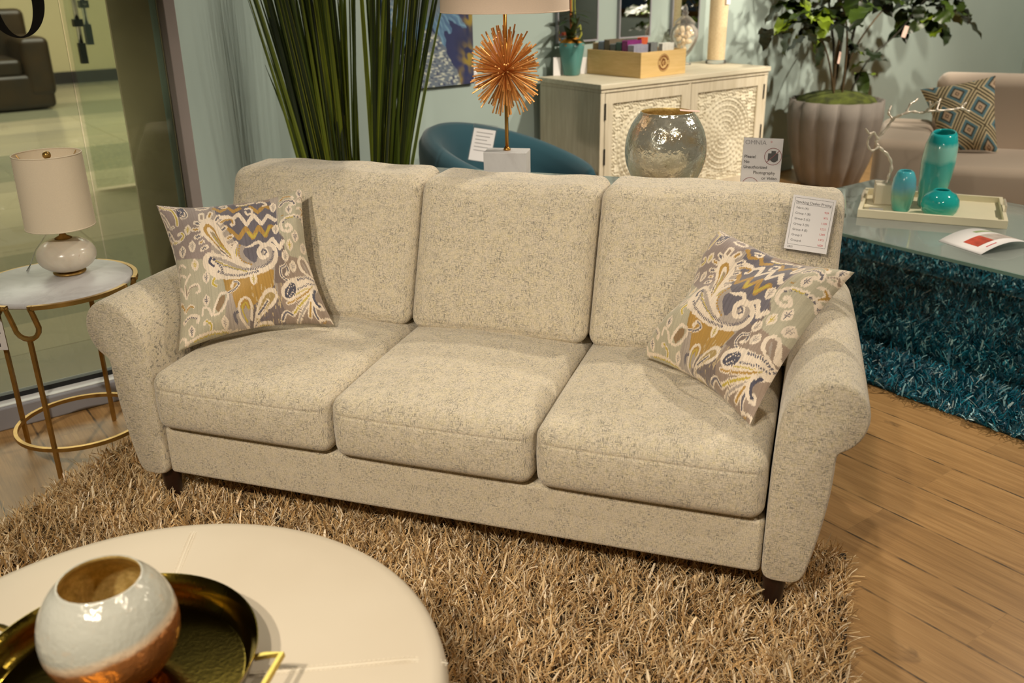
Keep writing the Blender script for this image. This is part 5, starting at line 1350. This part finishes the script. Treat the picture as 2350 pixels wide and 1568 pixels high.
# silver branch on a marble cube
BC = Vector((3.945, 2.396, zt_+.0004))
t = thing('branch_sculpture', 'silver twig sculpture rising from a cream marble cube on the tray', 'sculpture', BC, 0)
G().rbox(.050, .050, .046, .003, (2, 2, 2), 2, mtx=Matrix.Rotation(TA_+R(8), 4, 'Z') @ Matrix.Translation((0, 0, .046))).build('base', 'plaster_white', t, smooth=False)
rt3 = Vector((.802, -.597, -.0)); up3 = Vector((0, 0, 1)); fw3 = Vector((.59, .80, 0))
def bp(px, py, dep=0): return tuple(rt3*((px-505)/3.733*4.31/2127)+up3*((790-py)/3.733*4.31/2127/.93+.092)+fw3*dep)
def twig(pts, r0, r1, nm='branch', dep=(0, 0)):
    n = len(pts); P = np.array([bp(x, y, dep[0]+(dep[1]-dep[0])*k/(n-1)) for k, (x, y) in enumerate(pts)]); P = spline(P, 6)
    rk = random.Random(len(pts)); m = len(P); r0 *= 1.35; r1 *= 1.45
    G().tube([tuple(p) for p in P], lambda q: (r0+(r1-r0)*q)*(1+.28*math.sin(q*m*1.3)), 8).build(nm, 'silver_branch', t, smooth=True)
twig([(500, 800), (515, 740), (525, 660), (490, 580), (430, 530), (385, 490), (372, 455), (395, 425), (455, 355), (490, 300), (550, 265), (640, 240), (720, 250), (800, 240), (900, 236), (1000, 230), (1060, 222), (1135, 250)], .0052, .0036, dep=(0, .03))
twig([(378, 445), (325, 388), (280, 392), (235, 350)], .0042, .003, dep=(.0, -.04))
twig([(388, 505), (335, 530), (290, 490), (280, 430), (320, 382)], .004, .003, dep=(.0, -.03))
twig([(492, 300), (455, 250), (470, 220), (488, 200)], .004, .003, dep=(.01, .05))
twig([(492, 285), (530, 248)], .0038, .003, dep=(.01, -.03))
twig([(600, 245), (635, 185), (680, 168), (712, 150)], .004, .003, dep=(.02, .06))
twig([(762, 240), (800, 185), (822, 158)], .004, .003, dep=(.02, -.02))
twig([(790, 200), (770, 160)], .0036, .003, dep=(.01, .01))
twig([(850, 238), (880, 185), (910, 155)], .004, .003, dep=(.02, .07))
twig([(1060, 222), (1090, 195), (1115, 185)], .004, .003, dep=(.03, .05))
for s_ in ((235, 350), (488, 200), (712, 150), (822, 158), (910, 155), (1115, 185), (1138, 250)):
    pass
G().sphere(bp(480, 800), .009, 10, 8).sphere(bp(500, 792), .008, 10, 8).build('mount', 'silver_branch', t, smooth=True)
t = thing('price_tag', 'small white price tag lying on the cream tray beside the marble cube', 'price tag', (3.80, 2.345, zt_+.0005), TA_)
G().box(-.03, .03, -.016, .016, 0, .001).build('paper', 'white_paper', t)

# curled brochure
t = thing('brochure', 'curled white brochure with a colour photograph on the near edge of glass table', 'brochure', (3.495, 1.690, hz+.0008), math.atan2(-.27, .963))
bw, bd = .30, .215
def arch(x): return .034*math.sin(PI*min(1, max(0, x/bw)))**.9
def sheet(x0, x1, y0, y1, off, n=24):
    g = G().grid(n, 3, lambda i, j: (x0+(x1-x0)*i, y0+(y1-y0)*j, arch(x0+(x1-x0)*i)+off)); return g
o = sheet(0, bw, 0, bd, .0012).build('page', 'white_paper', t, smooth=True); m_ = o.modifiers.new('thick', 'SOLIDIFY'); m_.thickness = .0012; m_.offset = -1
sheet(.035, .115, .05, .125, .0016).build('printed_photo', 'magazine_red', t, smooth=True, label='printed red brown photograph')
sheet(.115, .30, .05, .125, .0016).build('printed_photo', 'magazine_grey', t, smooth=True, label='printed grey photograph')
sheet(.13, .29, .155, .175, .0016).build('printed_band', 'magazine_green', t, smooth=True, label='printed green band')
g = sheet(.05, .10, .022, .028, .0016, 8); g.build('lettering', 'red_ink', t, smooth=True, label='red printed line')
# ------------------------------------------------------------------ light
def spot(name, loc, target, power, size=110, blend=.6, rad=.045, col=(1, .80, .56)):
    l = bpy.data.lights.new(name, 'SPOT'); l.energy = power; l.spot_size = R(size); l.spot_blend = blend; l.shadow_soft_size = rad; l.color = col
    o = bpy.data.objects.new(name, l); COL.objects.link(o); o.location = loc
    o.rotation_euler = (Vector(target)-Vector(loc)).to_track_quat('-Z', 'Y').to_euler(); return o
def area(name, loc, target, power, sx, sy, col=(1, .9, .7)):
    l = bpy.data.lights.new(name, 'AREA'); l.energy = power; l.shape = 'RECTANGLE'; l.size = sx; l.size_y = sy; l.color = col
    o = bpy.data.objects.new(name, l); COL.objects.link(o); o.location = loc
    o.rotation_euler = (Vector(target)-Vector(loc)).to_track_quat('-Z', 'Y').to_euler(); return o
ZL = 2.9
K = 2.1
WH = (1, .89, .725)
spot('ceiling_spot', SL(-.2, -2.6, 2.65), SL(-.4, .1, .36), 100*K, 52, .5, col=WH)         # front of the sofa
spot('ceiling_spot', SL(.30, -2.3, 2.65), SL(.5, .1, .36), 66*K, 56, .5, col=WH)
spot('ceiling_spot', (1.6, -.5, ZL), (1.75, 1.3, .2), 38*K, 84, col=WH)         # rug
spot('ceiling_spot', (3.0, 2.6, ZL), (2.0, 1.9, .2), 50*K, 90, col=WH)         # behind the sofa
spot('ceiling_spot', (1.9, 3.3, ZL), (.8, 3.1, 0), 13*K, 90, col=WH)
spot('ceiling_spot', (3.3, 3.0, 2.6), (1.9, 4.1, 1.0), 26*K, 60, col=WH)     # grass
spot('ceiling_spot', (2.6, 1.9, ZL), (1.9, 4.1, .9), 30*K, 60, col=WH)
spot('ceiling_spot', (3.4, 2.0, ZL), (3.0, 4.5, .9), 50*K, 60, col=WH)     # canvas
spot('ceiling_spot', (4.3, 2.0, ZL), (4.3, 4.5, .8), 140*K, 62, col=WH)     # sideboard
spot('ceiling_spot', (5.7, 2.6, 2.8), (6.1, 4.5, .9), 120*K, 75, col=WH)     # fig tree
spot('ceiling_spot', (4.9, .9, ZL), (3.9, 1.8, 0), 110*K, 100, col=WH)           # coffee table
spot('ceiling_spot', (7.0, 1.2, ZL), (7.4, 4.4, 1), 190*K, 95, col=WH)  # added to brighten the right part of the back wall
spot('ceiling_spot', (7.8, .0, ZL), (9.6, -.3, 1), 60*K, 90, col=WH)  # added to brighten the right wall reflected in the mirrors
area('mall_light', (2, 11.0, 4.9), (2, 11.3, 0), 1000, 8, 5, (1, .93, .82))
W = bpy.data.worlds.new('world'); SC.world = W; W.use_nodes = True
W.node_tree.nodes['Background'].inputs[0].default_value = (1, .85, .65, 1); W.node_tree.nodes['Background'].inputs[1].default_value = .03
SC.view_settings.view_transform = 'Standard'; SC.view_settings.look = 'None'; SC.view_settings.gamma = 1; SC.view_settings.use_curve_mapping = False
SC.view_settings.exposure = 0.0
SC.cycles.use_denoising = True
try: SC.cycles.denoiser = 'OPENIMAGEDENOISE'
except Exception: pass
SC.cycles.max_bounces = 8; SC.cycles.transparent_max_bounces = 16; SC.cycles.sample_clamp_indirect = 6
